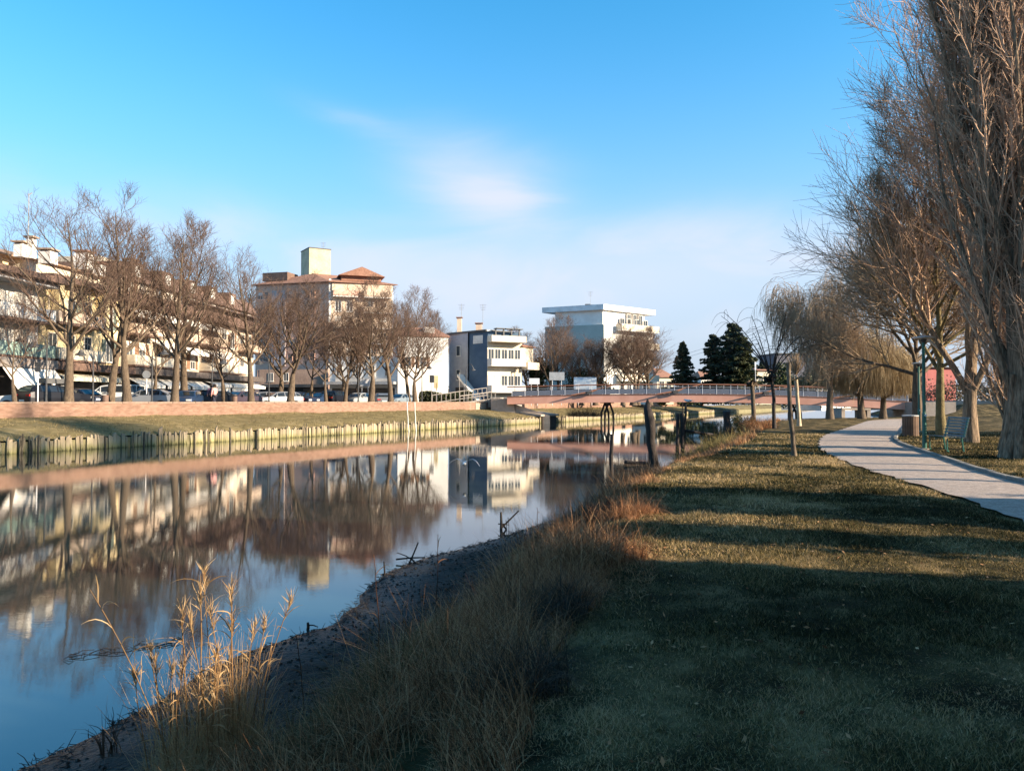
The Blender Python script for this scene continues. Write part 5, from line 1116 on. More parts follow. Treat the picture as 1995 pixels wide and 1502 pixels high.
sign('road_sign', 'tall dark rectangular sign in front of the blank white wall', 'sign', 841, 10, 731, .5, .9, M_metal, M_rampm)
sign('marker_post', 'short ochre marker post right of the dark sign', 'post', 850, 9.2, 746, .14, .9, mat('ochre_paint', (.4, .28, .12), (.46, .34, .16)), M_rampm)
sign('notice_board', 'white rectangular notice board above the small white hatchback', 'notice board', 711, 17, 738, 1.2, .9, M_wpost, M_wpost, poles=2)
sign('notice_board', 'white notice board on two legs at the bridge approach', 'notice board', 1041, 0, 737, 1.35, .8, M_wpost, M_wpost, D=100, poles=2)
sign('notice_board', 'grey notice board under the pale trunked trees by the bridge', 'notice board', 1085, 0, 725, 2.2, 1.2, M_galv, M_wpost, D=112, poles=2)
sign('banner', 'white and blue banner under the bushy bare trees', 'banner', 1140, 0, 735, 3.4, 1.8, mat('white_blue_banner', (.25, .42, .62), (.75, .78, .8), scale=.7), M_wpost, D=116, poles=2)
sign('pole', 'plain thin pole standing by the ramp railing', 'pole', 895, 9.3, 726, .06, .1, M_rampm, M_rampm)
sign('pole', 'pale upright pole beyond the bridge right of the cedars', 'pole', 1472, 0, 705, .2, 1.2, M_wpost, M_wpost, D=110)
for px, lb in ((205, 'brown litter bin beside the slender tree'), (457, 'litter bin right of the person in pink')):
    D = bankD(px, 9.8); root = thing('litter_bin', lb, 'bin', (sx(px, D), D, 2.22)); q = MB(); q.lathe((0, 0, 0), [(.2, .0), (.22, .1), (.22, .85), (.2, .86)], 12); o = bpy.data.objects.new('bin_body', q.mesh('bin_body')); link(o, root); o.data.materials.append(M_brown); q = MB(); q.lathe((0, 0, .92), [(.24, 0), (.2, .08), (.05, .12)], 12); o = bpy.data.objects.new('bin_lid', q.mesh('bin_lid')); link(o, root); o.data.materials.append(M_metal)
# cables
for i, (pa, pb, lb) in enumerate((((1335, 690, 200), (1700, 530, 95), 'upper overhead cable of the higher pair'), ((1335, 697, 200), (1700, 541, 95), 'lower overhead cable of the higher pair'),
                               ((1466, 706, 180), (1720, 622, 95), 'upper overhead cable of the lower pair'), ((1466, 712, 180), (1720, 630, 95), 'lower overhead cable of the lower pair'))):
    a = atD(*pa); b_ = atD(*pb); q = MB(); q.tube([a.lerp(b_, k/12)-Vector((0, 0, 1.0*math.sin(math.pi*k/12))) for k in range(13)], .032, 5); o = obj('overhead_cable', q, M_metal); top(o, lb+' in front of the willows', 'cable')
for (px, D, yt, lb) in ((1335, 200, 684, 'utility pole hidden behind the lone fir'), (1710, 95, 524, 'utility pole hidden in the willow crowns'), (1466, 180, 702, 'utility pole behind the cedars')):
    x = sx(px, D); q = MB(); q.tube([(x, D, 1.9), (x, D, hgt(yt, D))], [.16, .1], 8); q.box(x-.9, x+.9, D-.06, D+.06, hgt(yt, D)-.5, hgt(yt, D)-.36); o = obj('utility_pole', q, M_bark); top(o, lb, 'pole')
# ---------------------------------------------------------------- things in the water
def pile(label, p0, p1, r, name='mooring_post', m=None, pointed=False, wob=.03, seed=0, cat='post', group=None, n=9):
    rnd = random.Random(seed); a, b_ = Vector(p0), Vector(p1); pts = [a.lerp(b_, k/7)+Vector((rnd.uniform(-1, 1)*wob, rnd.uniform(-1, 1)*wob, 0)) for k in range(8)]
    rr_ = [r*(1+rnd.uniform(-.1, .1)) for _ in pts]
    if pointed: pts.append(b_+Vector((0, 0, r*2))); rr_[-1] = r*.8; rr_.append(r*.15)
    q = MB(); q.tube(pts, rr_, n); o = obj(name, q, m or M_darkwood); 
    for p in o.data.polygons: p.use_smooth = True
    top(o, label, cat, group); return o
wD = lambda px, py: atZ(px, py, 0)
a = atZ(1278, 906, .0); b_ = atD(1262, 796, a.y-.3); pile('thick dark leaning timber pile with pointed top standing in the water', (a.x, a.y, -.8), b_, .20, pointed=True, seed=1, wob=.05)
q0 = atZ(1219, 901, .25); pile('horizontal timber bar nailed to the thick leaning pile', atD(1216, 900, a.y), atD(1268, 903, a.y-.1), .07, name='timber_bar', cat='timber', seed=2)
D = 33.5
pile('left one of the pair of straight dark posts by the yellow reeds', (sx(1319, D), D, -.8), (sx(1320, D), D, hgt(806, D)), .075, seed=3, wob=.01)
pile('right one of the pair of straight dark posts, with a thin rod on top', (sx(1329, D), D, -.8), (sx(1329, D), D, hgt(805, D)), .085, seed=4, wob=.01)
pile('thin rod sticking up from the right dark post', (sx(1329.5, D), D, hgt(810, D)), (sx(1329.5, D), D, hgt(783, D)), .022, seed=5, name='iron_rod', wob=0, cat='rod')
pile('crooked slim post with a gull on top', (sx(1334, D), D+.4, -.6), (sx(1340, D), D+.4, hgt(787, D)), .05, seed=6, wob=.04)
pile('slanting timber bar reaching from the posts to the yellow reeds', atD(1336, 839, D+.4), atD(1390, 847, D+.8), .06, name='timber_bar', cat='timber', seed=7)
pile('short dark stump of a pile at the water edge left of the bush', (sx(1416, 48), 48, -.6), (sx(1417, 48), 48, hgt(801, 48)), .22, seed=8, wob=.06)
pile('slim dark post rising from the dark tussock in the water', (sx(1190, 22.5), 22.5, -.6), (sx(1191.5, 22.5), 22.5, hgt(846, 22.5)), .055, seed=9, wob=.015)
pile('small dark stump on the edge of the mud', (*atZ(1128, 1000, .0)[:2], -.2), (*atZ(1128, 1000, .0)[:2], .17), .05, seed=10)
for px0, px1, lb in ((797, 793, 'left one of the two white stakes by the far bank'), (811, 808, 'right one of the two white stakes by the far bank')):
    D = bankD(px0, -1.0); pile(lb, (sx(px0, D), D, -.5), (sx(px1, D), D, hgt(783, D)), .05, name='white_stake', m=M_frame, seed=11, wob=.02, cat='stake')
# mid-water snags
def snag(label, px, py, parts, name='broken_branch'):
    c = atZ(px, py, 0); q = MB()
    for (x0, y0, z0, x1, y1, z1, r) in parts: q.tube([(c.x+x0, c.y+y0, z0), (c.x+(x0+x1)/2+.01, c.y+(y0+y1)/2, (z0+z1)/2+.01), (c.x+x1, c.y+y1, z1)], [r, r*.9, r*.7], 6)
    o = obj(name, q, M_darkwood); top(o, label, 'branch')
snag('dark stake and crossed stick with clinging weed in the water by the mud', 980, 1032, [(-.05, 0, -.2, -.04, 0, .36, .035), (-.02, 0, .05, .32, .05, .38, .02), (.0, 0, .1, .1, .1, -.1, .02), (.05, 0, .0, .25, .1, -.1, .015), (-.1, 0, .12, .12, 0, .1, .012), (.1, 0, .25, .12, 0, -.05, .008), (.06, 0, .2, .07, 0, -.05, .008)])
snag('small tangle of broken sticks leaning up at the mud edge', 800, 1098, [(-.05, 0, -.05, .12, .02, .34, .016), (.05, 0, .05, -.22, 0, .18, .010), (-.25, .1, .05, .22, .1, .08, .015), (0, 0, .1, .15, 0, -.1, .012)])
snag('short dark peg at the edge of the mud', 748, 1122, [(0, 0, -.1, .0, 0, .22, .015), (-.05, 0, .02, .12, .05, .02, .012)])
snag('twiggy stick poking from the water by the reeds', 598, 1226, [(0, 0, -.05, .01, 0, .08, .02), (0, 0, .05, .12, .03, .02, .008)])
rnd = random.Random(5)
c = atZ(232, 1268, 0); q = MB()
for k in range(26):
    x = c.x+rnd.uniform(-.42, .42); y = c.y+(x-c.x)*.55+rnd.uniform(-.07, .07); L = rnd.uniform(.06, .3); a_ = rnd.gauss(.5, .5); z_ = .01; q.tube([(x, y, z_), (x+L*math.cos(a_)*.5, y+L*math.sin(a_)*.5, z_+rnd.uniform(0, .03)), (x+L*math.cos(a_), y+L*math.sin(a_), z_)], .0035, 4)
top(obj('floating_branch', q, M_darkwood), 'thin dark twigs floating on the water left of the reeds', 'branch')
# gulls
M_gull = mat('gull_white', (.72, .71, .70), (.8, .79, .78), scale=6); M_gw = mat('gull_grey_wing', (.28, .28, .30), (.38, .38, .40), scale=6); M_beak = mat('beak_orange', (.5, .2, .05), None)
def gull(label, loc, flying, sc=1.0, rz=0):
    root = thing('gull', label, 'bird', loc, rz=rz)
    q = MB(); q.tube([(-.21*sc, 0, 0), (-.15*sc, 0, .005), (-.03*sc, 0, 0), (.08*sc, 0, .01), (.14*sc, 0, .035), (.18*sc, 0, .05), (.205*sc, 0, .045)], [.01, .035*sc, .065*sc, .06*sc, .04*sc, .036*sc, .012*sc], 10)
    me = q.mesh('body', smooth=True); o = bpy.data.objects.new('body', me); link(o, root); me.materials.append(M_gull)
    q = MB(); q.tube([(.2*sc, 0, .045), (.245*sc, 0, .035)], [.011*sc, .003], 6); o = bpy.data.objects.new('beak', q.mesh('beak')); link(o, root); o.data.materials.append(M_beak)
    for sg in (-1, 1):
        q = MB(); st = [(0, .03, .03, .10, -.07), (.0, .16, .12, .10, -.06), (.01, .28, .15, .09, -.05), (-.03, .42, .08, .04, -.07), (-.09, .56, -.07, -.05, -.10)] if flying else [(0, .05, .02, .08, -.10), (-.06, .06, .01, .05, -.14), (-.14, .045, .0, .0, -.14), (-.2, .03, .0, -.02, -.1), (-.24, .02, 0, -.05, -.06)]
        v = []
        for (x, y, z, fx, bx) in st: v += [(x+fx, sg*y, z), (x+bx, sg*y, z-.005), (x+bx, sg*y, z+.008), (x+fx, sg*y, z+.014)]
        v = [(a*sc, b_*sc, c_*sc) for a, b_, c_ in v]; n = len(st)
        f = [(i*4+k, i*4+(k+1) % 4, (i+1)*4+(k+1) % 4, (i+1)*4+k) for i in range(n-1) for k in range(4)]+[(0, 1, 2, 3), tuple((n-1)*4+k for k in range(4))]
        q.add(v, f); o = bpy.data.objects.new('wing', q.mesh('wing')); link(o, root); o.data.materials.append(M_gw)
    if not flying:
        for sg in (-1, 1): q = MB(); q.tube([(.0, sg*.03, -.05), (.01, sg*.03, -.14)], .006, 4); o = bpy.data.objects.new('leg', q.mesh('leg')); link(o, root); o.data.materials.append(M_beak)
gull('gull gliding low over the water with spread wings', atD(905, 903, 26), True, 1.0, R(80))
gull('white gull perched on the crooked slim post', (sx(1341, 33.9), 33.9, hgt(787, 33.9)+.14), False, 1.0, R(140))
# ---------------------------------------------------------------- park furniture
M_green = mat('green_lamp_paint', (.025, .12, .09), (.04, .17, .13), scale=3, rough=.45)
M_slat = mat('blue_green_slat', (.06, .11, .12), (.10, .15, .165), scale=3, rough=.5, stretch=(1, 1, 1))
def park_lamp(label, x, y, h, z):
    root = thing('park_lamp', label, 'lamp post', (x, y, z), 'green lamps along the park path')
    def pt(nm, q, m): o = bpy.data.objects.new(nm, q.mesh(nm, smooth=False)); link(o, root); o.data.materials.append(m); return o
    q = MB(); q.lathe((0, 0, -.05), [(.07, 0), (.07, 1.25), (.055, 1.3), (.05, h-.05)], 12); pt('pole', q, M_green)
    q = MB(); q.lathe((0, 0, h-.12), [(.065, 0), (.1, .08), (.1, .12)], 12); pt('collar', q, M_metal)
    q = MB(); q.lathe((0, 0, h+.02), [(.30, 0), (.34, .02), (.34, .05), (.12, .09)], 20); pt('lamp_head', q, M_galv)
    q = MB(); q.tube([(0, -.085, 1.15), (0, -.095, 1.15)], .04, 8); pt('number_tag', q, M_wpost)
    q = MB(); q.lathe((0, 0, -.02), [(.16, 0), (.16, .05), (.09, .06)], 12); pt('base_plate', q, M_conc)
park_lamp('dark green lamp post with a flat disc head beside the bench', sx(1800, 26), 26.0, 3.72, 1.0)
park_lamp('second green lamp post farther along the path behind the litter bin', sx(1790, 41), 41, 3.6, 1.0)
# wood slat litter bin
x, y = sx(1773, 36)+.0, 36; root = thing('litter_bin', 'round wood slatted litter bin at the bend of the path', 'bin', (x, y, .97))
q = MB(); q.lathe((0, 0, .1), [(.30, 0), (.30, .78)], 18); o = bpy.data.objects.new('liner', q.mesh('liner')); link(o, root); o.data.materials.append(M_metal)
q = MB(); q.hexa([(-.045, -.02, .05), (.045, -.02, .05), (.045, .02, .05), (-.045, .02, .05), (-.045, -.02, .98), (.045, -.02, .98), (.045, .02, .98), (-.045, .02, .98)]); sm_ = q.mesh('slat'); sm_.materials.append(mat('bin_wood', (.10, .06, .04), (.18, .11, .07), scale=3, stretch=(4, 4, 1)))
for k in range(20):
    a = k/20*6.283; o = bpy.data.objects.new('slat', sm_); link(o, root); o.location = (math.cos(a)*.33, math.sin(a)*.33, 0); o.rotation_euler = (0, 0, a+math.pi/2)
q = MB(); q.lathe((0, 0, .96), [(.36, 0), (.36, .05), (.2, .07)], 18); o = bpy.data.objects.new('rim', q.mesh('rim')); link(o, root); o.data.materials.append(M_galv)
# bench: seen from the back left, facing the path side
bx, by_ = sx(1848, 25.3), 25.3
root = thing('park_bench', 'green slatted park bench beside the lamp post', 'bench', (bx, by_, float(hR(bx, by_))), rz=R(0))
root.rotation_euler = (0, 0, R(85))
q = MB(); q.box(-.72, .72, -.033, .033, -.012, .012); bm_ = q.mesh('slat'); bm_.materials.append(M_slat)
for k in range(5): o = bpy.data.objects.new('slat', bm_); link(o, root); o.location = (0, -.10+k*.105, .45+.006*k); o.rotation_euler = (R(3), 0, 0)
for k in range(7): o = bpy.data.objects.new('slat', bm_); link(o, root); o.location = (0, -.17-k*.022, .50+k*.095); o.rotation_euler = (R(103), 0, 0)
for xx in (-.62, .62):
    q = MB(); q.tube([(xx, .34, .0), (xx, .34, .42), (xx, -.1, .425), (xx, -.16, .46), (xx, -.32, 1.1)], .028, 6); q.tube([(xx, -.1, .425), (xx, -.16, 0)], .028, 6); q.tube([(xx, .36, 0), (xx, .3, .0)], .05, 5)
    o = bpy.data.objects.new('leg', q.mesh('leg')); link(o, root); o.data.materials.append(M_green)
# stone culvert ledge near willows
q = MB(); x0 = sx(1640, 80); q.box(x0, x0+3.0, 80, 83, 1.75, 1.95); q.box(x0, x0+.35, 80.05, 83, .5, 1.745); q.box(x0+2.65, x0+3.0, 80.05, 83, .5, 1.745); top(obj('culvert', q, M_conc), 'small concrete culvert ledge behind the willow trunks', 'culvert')
# park wall far right
q = MB(); fr = Fr((sx(1800, 100), 100), (sx(2200, 92), 92)); q.fbox(fr, 0, fr.L, -.3, 0, 1.5, 2.75); top(obj('low_wall', q, M_conc), 'low grey wall in front of the red building', 'wall')
# ---------------------------------------------------------------- people on the far pavement
M_skin = mat('skin', (.45, .27, .19), (.5, .31, .22)); M_pinkc = mat('pink_jacket', (.62, .30, .28), (.7, .38, .36), scale=6); M_trou = mat('dark_trousers', (.03, .03, .05), None); M_hair = mat('dark_hair', (.03, .02, .015), None); M_dkc = mat('purple_jacket', (.13, .08, .13), None)
def skin_body(name, verts, edges, rad, m, root, sub=2):
    me = bpy.data.meshes.new(name); me.from_pydata(verts, edges, []); me.materials.append(m); o = bpy.data.objects.new(name, me); link(o, root)
    sk = o.modifiers.new('skin', 'SKIN'); 
    if not me.skin_vertices: me.skin_vertices.new()
    for i, v in enumerate(me.skin_vertices[0].data): v.radius = (rad[i], rad[i]*.8 if i < 4 else rad[i]); v.use_root = (i == 0)
    ss = o.modifiers.new('sub', 'SUBSURF'); ss.levels = sub; ss.render_levels = sub; sk.use_smooth_shade = True; return o
def person(label, x, y, z, rz, mj, s=1.0, group=None):
    root = thing('person', label, 'person', (x, y, z), group, rz)
    v = [(0, 0, .95), (0, 0, 1.15), (0, 0, 1.38), (0, 0, 1.5), (0, 0, 1.64), (0, 0, 1.72), (.18, 0, 1.40), (.24, .03, 1.14), (.22, .18, .93), (.21, .26, .87), (-.18, 0, 1.40), (-.25, .0, 1.14), (-.24, .08, .88), (-.24, .1, .8), (.1, 0, .88), (.11, .08, .48), (.11, -.02, .06), (.11, .14, .03), (-.1, 0, .88), (-.11, -.06, .48), (-.11, -.22, .08), (-.11, -.08, .03)]
    e = [(0, 1), (1, 2), (2, 3), (3, 4), (4, 5), (2, 6), (6, 7), (7, 8), (8, 9), (2, 10), (10, 11), (11, 12), (12, 13), (0, 14), (14, 15), (15, 16), (16, 17), (0, 18), (18, 19), (19, 20), (20, 21)]
    rd = [.15, .13, .15, .055, .10, .08, .06, .045, .035, .03, .06, .045, .035, .03, .085, .06, .04, .04, .085, .06, .04, .04]
    skin_body('body', v, e, rd, M_skin, root)
    skin_body('jacket', [(0, 0, .9), (0, 0, 1.15), (0, 0, 1.40), (0, 0, 1.46), (.19, 0, 1.41), (.25, .03, 1.14), (.225, .17, .95), (-.19, 0, 1.41), (-.26, 0, 1.14), (-.245, .07, .9)], [(0, 1), (1, 2), (2, 3), (2, 4), (4, 5), (5, 6), (2, 7), (7, 8), (8, 9)], [.185, .165, .18, .08, .085, .065, .052, .085, .065, .052], mj, root)
    skin_body('trousers', [(0, 0, .92), (.1, 0, .86), (.11, .08, .48), (.11, -.02, .1), (-.1, 0, .86), (-.11, -.06, .48), (-.11, -.22, .12)], [(0, 1), (1, 2), (2, 3), (0, 4), (4, 5), (5, 6)], [.165, .10, .075, .055, .10, .075, .055], M_trou, root)
    q = MB(); q.tube([(0, -.03, 1.56), (0, -.03, 1.66), (0, -.02, 1.74), (0, 0, 1.79)], [.10, .125, .10, .03], 12); o = bpy.data.objects.new('hair', q.mesh('hair', smooth=True)); link(o, root); o.data.materials.append(M_hair)
D = bankD(418, 8.9); person('person in a pink jacket walking behind the brick wall', sx(418, D), D, 2.22, R(60), M_pinkc)
D = bankD(411, 9.3); person('person in a dark purple jacket beside the one in pink', sx(411, D), D, 2.22, R(40), M_dkc)
D = 108; person('small figure in dark clothes standing at the far end of the bridge approach', sx(1121, D), D, 2.6, R(180), M_trou)
# ---------------------------------------------------------------- grass, reeds, litter
rng = np.random.default_rng(100)
M_grassb = mat('grass_blade', (.1, .1, .04), None, rough=.8, spec=.2, attr=((.014, .015, .004), (.046, .040, .011), (.32, .235, .095), (.68, .48, .27)), transl=.25)
M_straw = mat('dry_straw', (.3, .2, .1), None, rough=.8, spec=.2, attr=((.06, .026, .013), (.21, .10, .045), (.46, .24, .115), (.70, .44, .24)), transl=.3)
M_green_st = mat('fading_green_blade', (.3, .2, .1), None, rough=.8, spec=.2, attr=((.045, .035, .016), (.10, .075, .03), (.20, .145, .065), (.36, .26, .13)), transl=.3)
M_orange_st = mat('rusty_straw', (.3, .2, .1), None, rough=.8, spec=.2, attr=((.12, .05, .022), (.28, .12, .05), (.46, .22, .10), (.58, .34, .18)), transl=.3)
# lawn blades: near ones fine and dense
Vs = []; Fs = []; Ts = []; n0 = 0
for (y0, y1, n, h, wd) in ((2.2, 5, 105000, .036, .0036), (5, 8, 110000, .042, .0048), (8, 13, 85000, .055, .0075), (13, 22, 80000, .065, .013), (22, 40, 45000, .07, .024)):
    y = rng.uniform(y0, y1, n*2); x = rng.uniform(0, 1, n*2)*(.70*y+.8-Lf(y)+.7)+Lf(y)-.6
    ok = ((x < pl(y)-.05+.22*vnoise(x*3, y*3, 77)*rng.random(len(x))) | (x > pr(y)+.2)); x, y = x[ok][:n], y[ok][:n]
    dens = vnoise(x*1.3, y*1.3, 31); tone = np.clip(fbm(x*.5, y*.5, 33)*1.5+.42+rng.normal(0, .24, len(x)), 0, 1)
    ok = rng.random(len(x)) < .35+dens; x, y, tone = x[ok], y[ok], tone[ok]
    S = np.stack([x, y, hR(x, y)-.004], 1); V, F, t = blades(rng, S, h*rng.uniform(.35, 1.4, len(x))*(.5+1.3*vnoise(x*2.3, y*2.3, 41)**1.5), np.full(len(x), wd), lean=1.4, droop=.8, m=3)
    Vs.append(V); Fs.append(F+n0); Ts.append(np.repeat(tone, 6)); n0 += len(V)
o = obj('lawn_blades', np_mesh('lawn_blades', np.concatenate(Vs), np.concatenate(Fs), np.concatenate(Ts)), M_grassb, kind='stuff'); o['label'] = 'short winter grass of the park lawn'; o['category'] = 'grass'
# slope: long dead grass
def slope_grass(name, label, y0, y1, s0, s1, n, h, wd, m, seed, lean=.5, droop=.7, cl=1.2, mseg=5, thr=.35, cat='grass'):
    rng = np.random.default_rng(seed); y = rng.uniform(y0, y1, n*3); s = rng.uniform(s0, s1, n*3); x = Wf(y)+(Lf(y)-Wf(y))*s
    ok = vnoise(x*cl, y*cl, seed) > thr; x, y = x[ok][:n], y[ok][:n]
    S = np.stack([x, y, hR(x, y)-.01], 1); hh = h*rng.uniform(.35, 1.25, len(x))*(.5+.9*vnoise(x*cl*1.4, y*cl*1.4, seed+5))
    V, F, t = blades(rng, S, hh, wd*rng.uniform(.6, 1.3, len(x)), lean=lean, droop=droop, m=mseg, wind=(-.15, .05))
    o = obj(name, np_mesh(name, V, F, t), m, kind='stuff'); o['label'] = label; o['category'] = cat
slope_grass('tall_dry_grass', 'long bent dry grass covering the near slope of the bank', 3.0, 9.5, .57, .98, 12000, .30, .0055, M_straw, 201, cl=1.7, thr=.48)
slope_grass('tall_faded_grass', 'long faded grass on the nearest part of the slope', 2.8, 6.0, .62, .85, 2600, .28, .006, M_straw, 202, cl=2, thr=.45)
slope_grass('rusty_grass', 'rust coloured dead grass along the lawn edge', 6.0, 13, .66, 1.02, 9000, .27, .006, M_orange_st, 203, lean=.9, droop=1.0, cl=1.6, thr=.52)
slope_grass('bank_grass_blades', 'dead grass on the slope farther along the near bank', 12, 26, .5, 1.03, 11000, .22, .009, M_straw, 204, lean=.8)
slope_grass('far_bank_reeds', 'pale reeds and sedge on the far part of the near bank', 26, 70, .2, 1.0, 15000, .42, .022, M_straw, 205, lean=.4, cl=.4, thr=.45)
slope_grass('edge_grass', 'tufts of straw lying on the edge of the lawn', 5.5, 16, .95, 1.12, 7000, .13, .006, M_straw, 206, lean=1.6, droop=1.0)
def tussock(label, x, y, n, h, rad, wd, m, seed, name='grass_tussock', lean=.6, droop=.8, z=None, cat='plant', mseg=6, stiff=False):
    rng = np.random.default_rng(seed); a = rng.random(n)*6.283; r_ = rad*rng.random(n)**.6; S = np.stack([x+np.cos(a)*r_, y+np.sin(a)*r_, np.zeros(n)], 1); S[:, 2] = hR(S[:, 0], S[:, 1]) if z is None else z
    V, F, t = blades(rng, S, h*rng.uniform(.4, 1.15, n), wd*rng.uniform(.6, 1.4, n), lean=lean, droop=droop, m=mseg)
    base = np.array([x, y, float(hR(x, y)) if z is None else z]); o = obj(name, np_mesh(name, V-base, F, t), m, loc=tuple(base)); return top(o, label, cat)
tussock('dark tussock of dead stems around the slim post at the water edge', sx(1216, 20.5), 20.5, 1500, .75, .55, .010, mat('dark_dead_stem', (.04, .03, .02), None, attr=((.02, .014, .01), (.05, .035, .022), (.11, .08, .05))), 301, lean=.5, droop=.35, z=.1)
tussock('bushy clump of yellow green sedge right of the pair of dark posts', sx(1368, 31), 31, 2400, .95, 1.1, .018, mat('yellow_sedge', (.2, .15, .05), None, attr=((.07, .06, .02), (.18, .14, .045), (.34, .26, .09))), 302, lean=.8, droop=.7)
tussock('second clump of yellow sedge nearer the bush', sx(1408, 38), 38, 1700, .9, 1.3, .02, MATS['yellow_sedge'], 303, lean=.8)
tussock('orange reed clump right of the waterside bush', sx(1478, 47), 47, 1500, 1.2, 1.0, .02, M_orange_st, 304, lean=.3, droop=.3, z=.6)
tussock('dark tussock at the foot of the thick leaning pile', sx(1262, 25), 25, 800, .5, .5, .012, MATS['dark_dead_stem'], 305, z=.25)
tussock('sunlit rust coloured tussock at the edge of the lawn, farther one', sx(1225, 11.2), 11.2, 900, .42, .42, .007, M_orange_st, 306, lean=1.0)
tussock('sunlit rust coloured tussock at the edge of the lawn, nearer one', sx(1185, 8.1), 8.1, 1100, .45, .4, .006, M_orange_st, 307, lean=1.0)
tussock('large dark brown tussock half way up the slope', sx(1090, 7.8), 7.8, 2600, .75, .65, .006, M_straw, 308, lean=.7, droop=.6)
tussock('large straw tussock low on the slope nearest the viewer', sx(880, 5.0), 5.0, 2400, .62, .55, .005, M_straw, 309, lean=.8, droop=.7)
tussock('greenish tussock in front of the dark mud', sx(760, 5.1), 5.1, 1500, .6, .4, .005, M_green_st, 310, lean=.7, droop=.7)
tussock('bent straw tussock at the bottom of the view beside the reeds', sx(640, 4.4), 4.4, 1200, .45, .4, .005, M_green_st, 311, lean=.8)
for i, (px, D, n_, h_, r_, w_, mk, lb) in enumerate(((1000, 6.4, 1500, .58, .36, .0055, 'S', 'brown straw tussock between the large dark one and the mud'), (1060, 6.0, 1300, .5, .34, .005, 'D', 'dark stemmed tussock just below the large dark brown one'),
        (960, 5.5, 1400, .52, .34, .005, 'S', 'straw tussock on the slope right of the greenish one'), (1010, 4.5, 1100, .42, .3, .005, 'D', 'dark matted tussock at the edge of the shaded lawn near the bottom'), (900, 7.0, 900, .42, .3, .005, 'G', 'grey green tussock low on the slope above the greenish one'),
        (1120, 9.4, 1300, .5, .4, .007, 'D', 'dark tussock between the two sunlit rust coloured ones and the mud'), (1150, 11.8, 1100, .5, .45, .008, 'D', 'dark tussock behind the small stump on the mud'), (1180, 14.5, 1100, .5, .5, .01, 'S', 'brown tussock on the bank in front of the slim post'), (720, 4.25, 900, .36, .3, .005, 'S', 'flattened straw tussock at the bottom edge of the view'),
        (830, 5.9, 700, .38, .24, .005, 'G', 'thin grey green tussock at the edge of the dark mud'), (1245, 17.0, 900, .5, .5, .012, 'D', 'dark tussock on the bank between the slim post and the leaning pile'))):
    tussock(lb, sx(px, D), D, n_, h_, r_, w_, {'S': M_straw, 'D': MATS['dark_dead_stem'], 'G': M_straw}[mk], 340+i, lean=.7, droop=.65)
# brush of dry stems overhanging the far bank by the culvert
o = tussock('tangle of brown bare brush hanging over the far bank beside the bridge abutment', 9.0, 95.5, 900, 2.2, 2.2, .03, M_scrub, 312, lean=1.0, droop=.8, z=.8, name='bare_brush', cat='shrub')
# reeds in the foreground, stalk by stalk
def reed(label, px, py_base, D, h, lean, seed, m, n_leaf=9, plume=True, r=.0045):
    rng = np.random.default_rng(seed); rn = random.Random(seed); x = sx(px, D); z = float(hR(x, D)); root = thing('reed', label, 'reed', (x, D, z-.02), 'dry reeds by the water in the foreground')
    pts = [Vector((lean[0]*h*(k/8)**1.4+rn.uniform(-.006, .006), lean[1]*h*(k/8)**1.4, h*k/8)) for k in range(9)]
    q = MB(); q.tube(pts, [r*(1-.055*k) for k in range(9)], 6); me = q.mesh('stalk', smooth=True); o = bpy.data.objects.new('stalk', me); link(o, root); me.materials.append(m)
    B = n_leaf; t = rng.uniform(.15, .95, B); S = np.array([pts[min(int(tt*8), 7)].lerp(pts[min(int(tt*8), 7)+1], tt*8-int(tt*8)) for tt in t]); a = rng.random(B)*6.283; el = rng.uniform(.8, 3.0, B)
    D_ = np.stack([np.cos(a), np.sin(a), el], 1); P, _ = grow(rng, S, D_, rng.uniform(.08, .24, B)*(h/1.1), np.ones(B), 6, .08, (0, 0, -.28), tip=1)
    W_ = np.array([.5, .95, 1, .8, .5, .08])[None]*rng.uniform(.005, .010, B)[:, None]; sd = nrm(np.cross(nrm(P[:, 1]-P[:, 0]), rng.normal(0, 1, (B, 3)))); V, F = ribbons(P, W_, sd)
    tn = rng.random(B)
    for b_i in range(B): me = np_mesh('leaf', V[b_i*12:b_i*12+12], F[:5], np.full(12, tn[b_i])); o = bpy.data.objects.new('leaf', me); link(o, root); me.materials.append(m)
    if plume:
        B = 46; t = rng.uniform(.8, 1.0, B); S = np.array([pts[7].lerp(pts[8], (tt-.8)*5) if tt > .8 else pts[7] for tt in t]); a = rng.random(B)*6.283; D_ = np.stack([np.cos(a)*.35, np.sin(a)*.35, np.ones(B)], 1)
        P, _ = grow(rng, S, D_, rng.uniform(.04, .13, B), np.ones(B), 4, .15, (0, 0, -.05), tip=1); V, F = ribbons(P, np.array([.5, 1, .8, .2])[None]*np.full((B, 1), .005), nrm(rng.normal(0, 1, (B, 3)))); me = np_mesh('plume', V, F, np.repeat(rng.random(B), 8)); o = bpy.data.objects.new('plume', me); link(o, root); me.materials.append(m)
M_reed = mat('golden_reed', (.4, .27, .13), None, rough=.7, spec=.3, attr=((.28, .16, .07), (.44, .28, .13), (.56, .40, .22)), transl=.3)
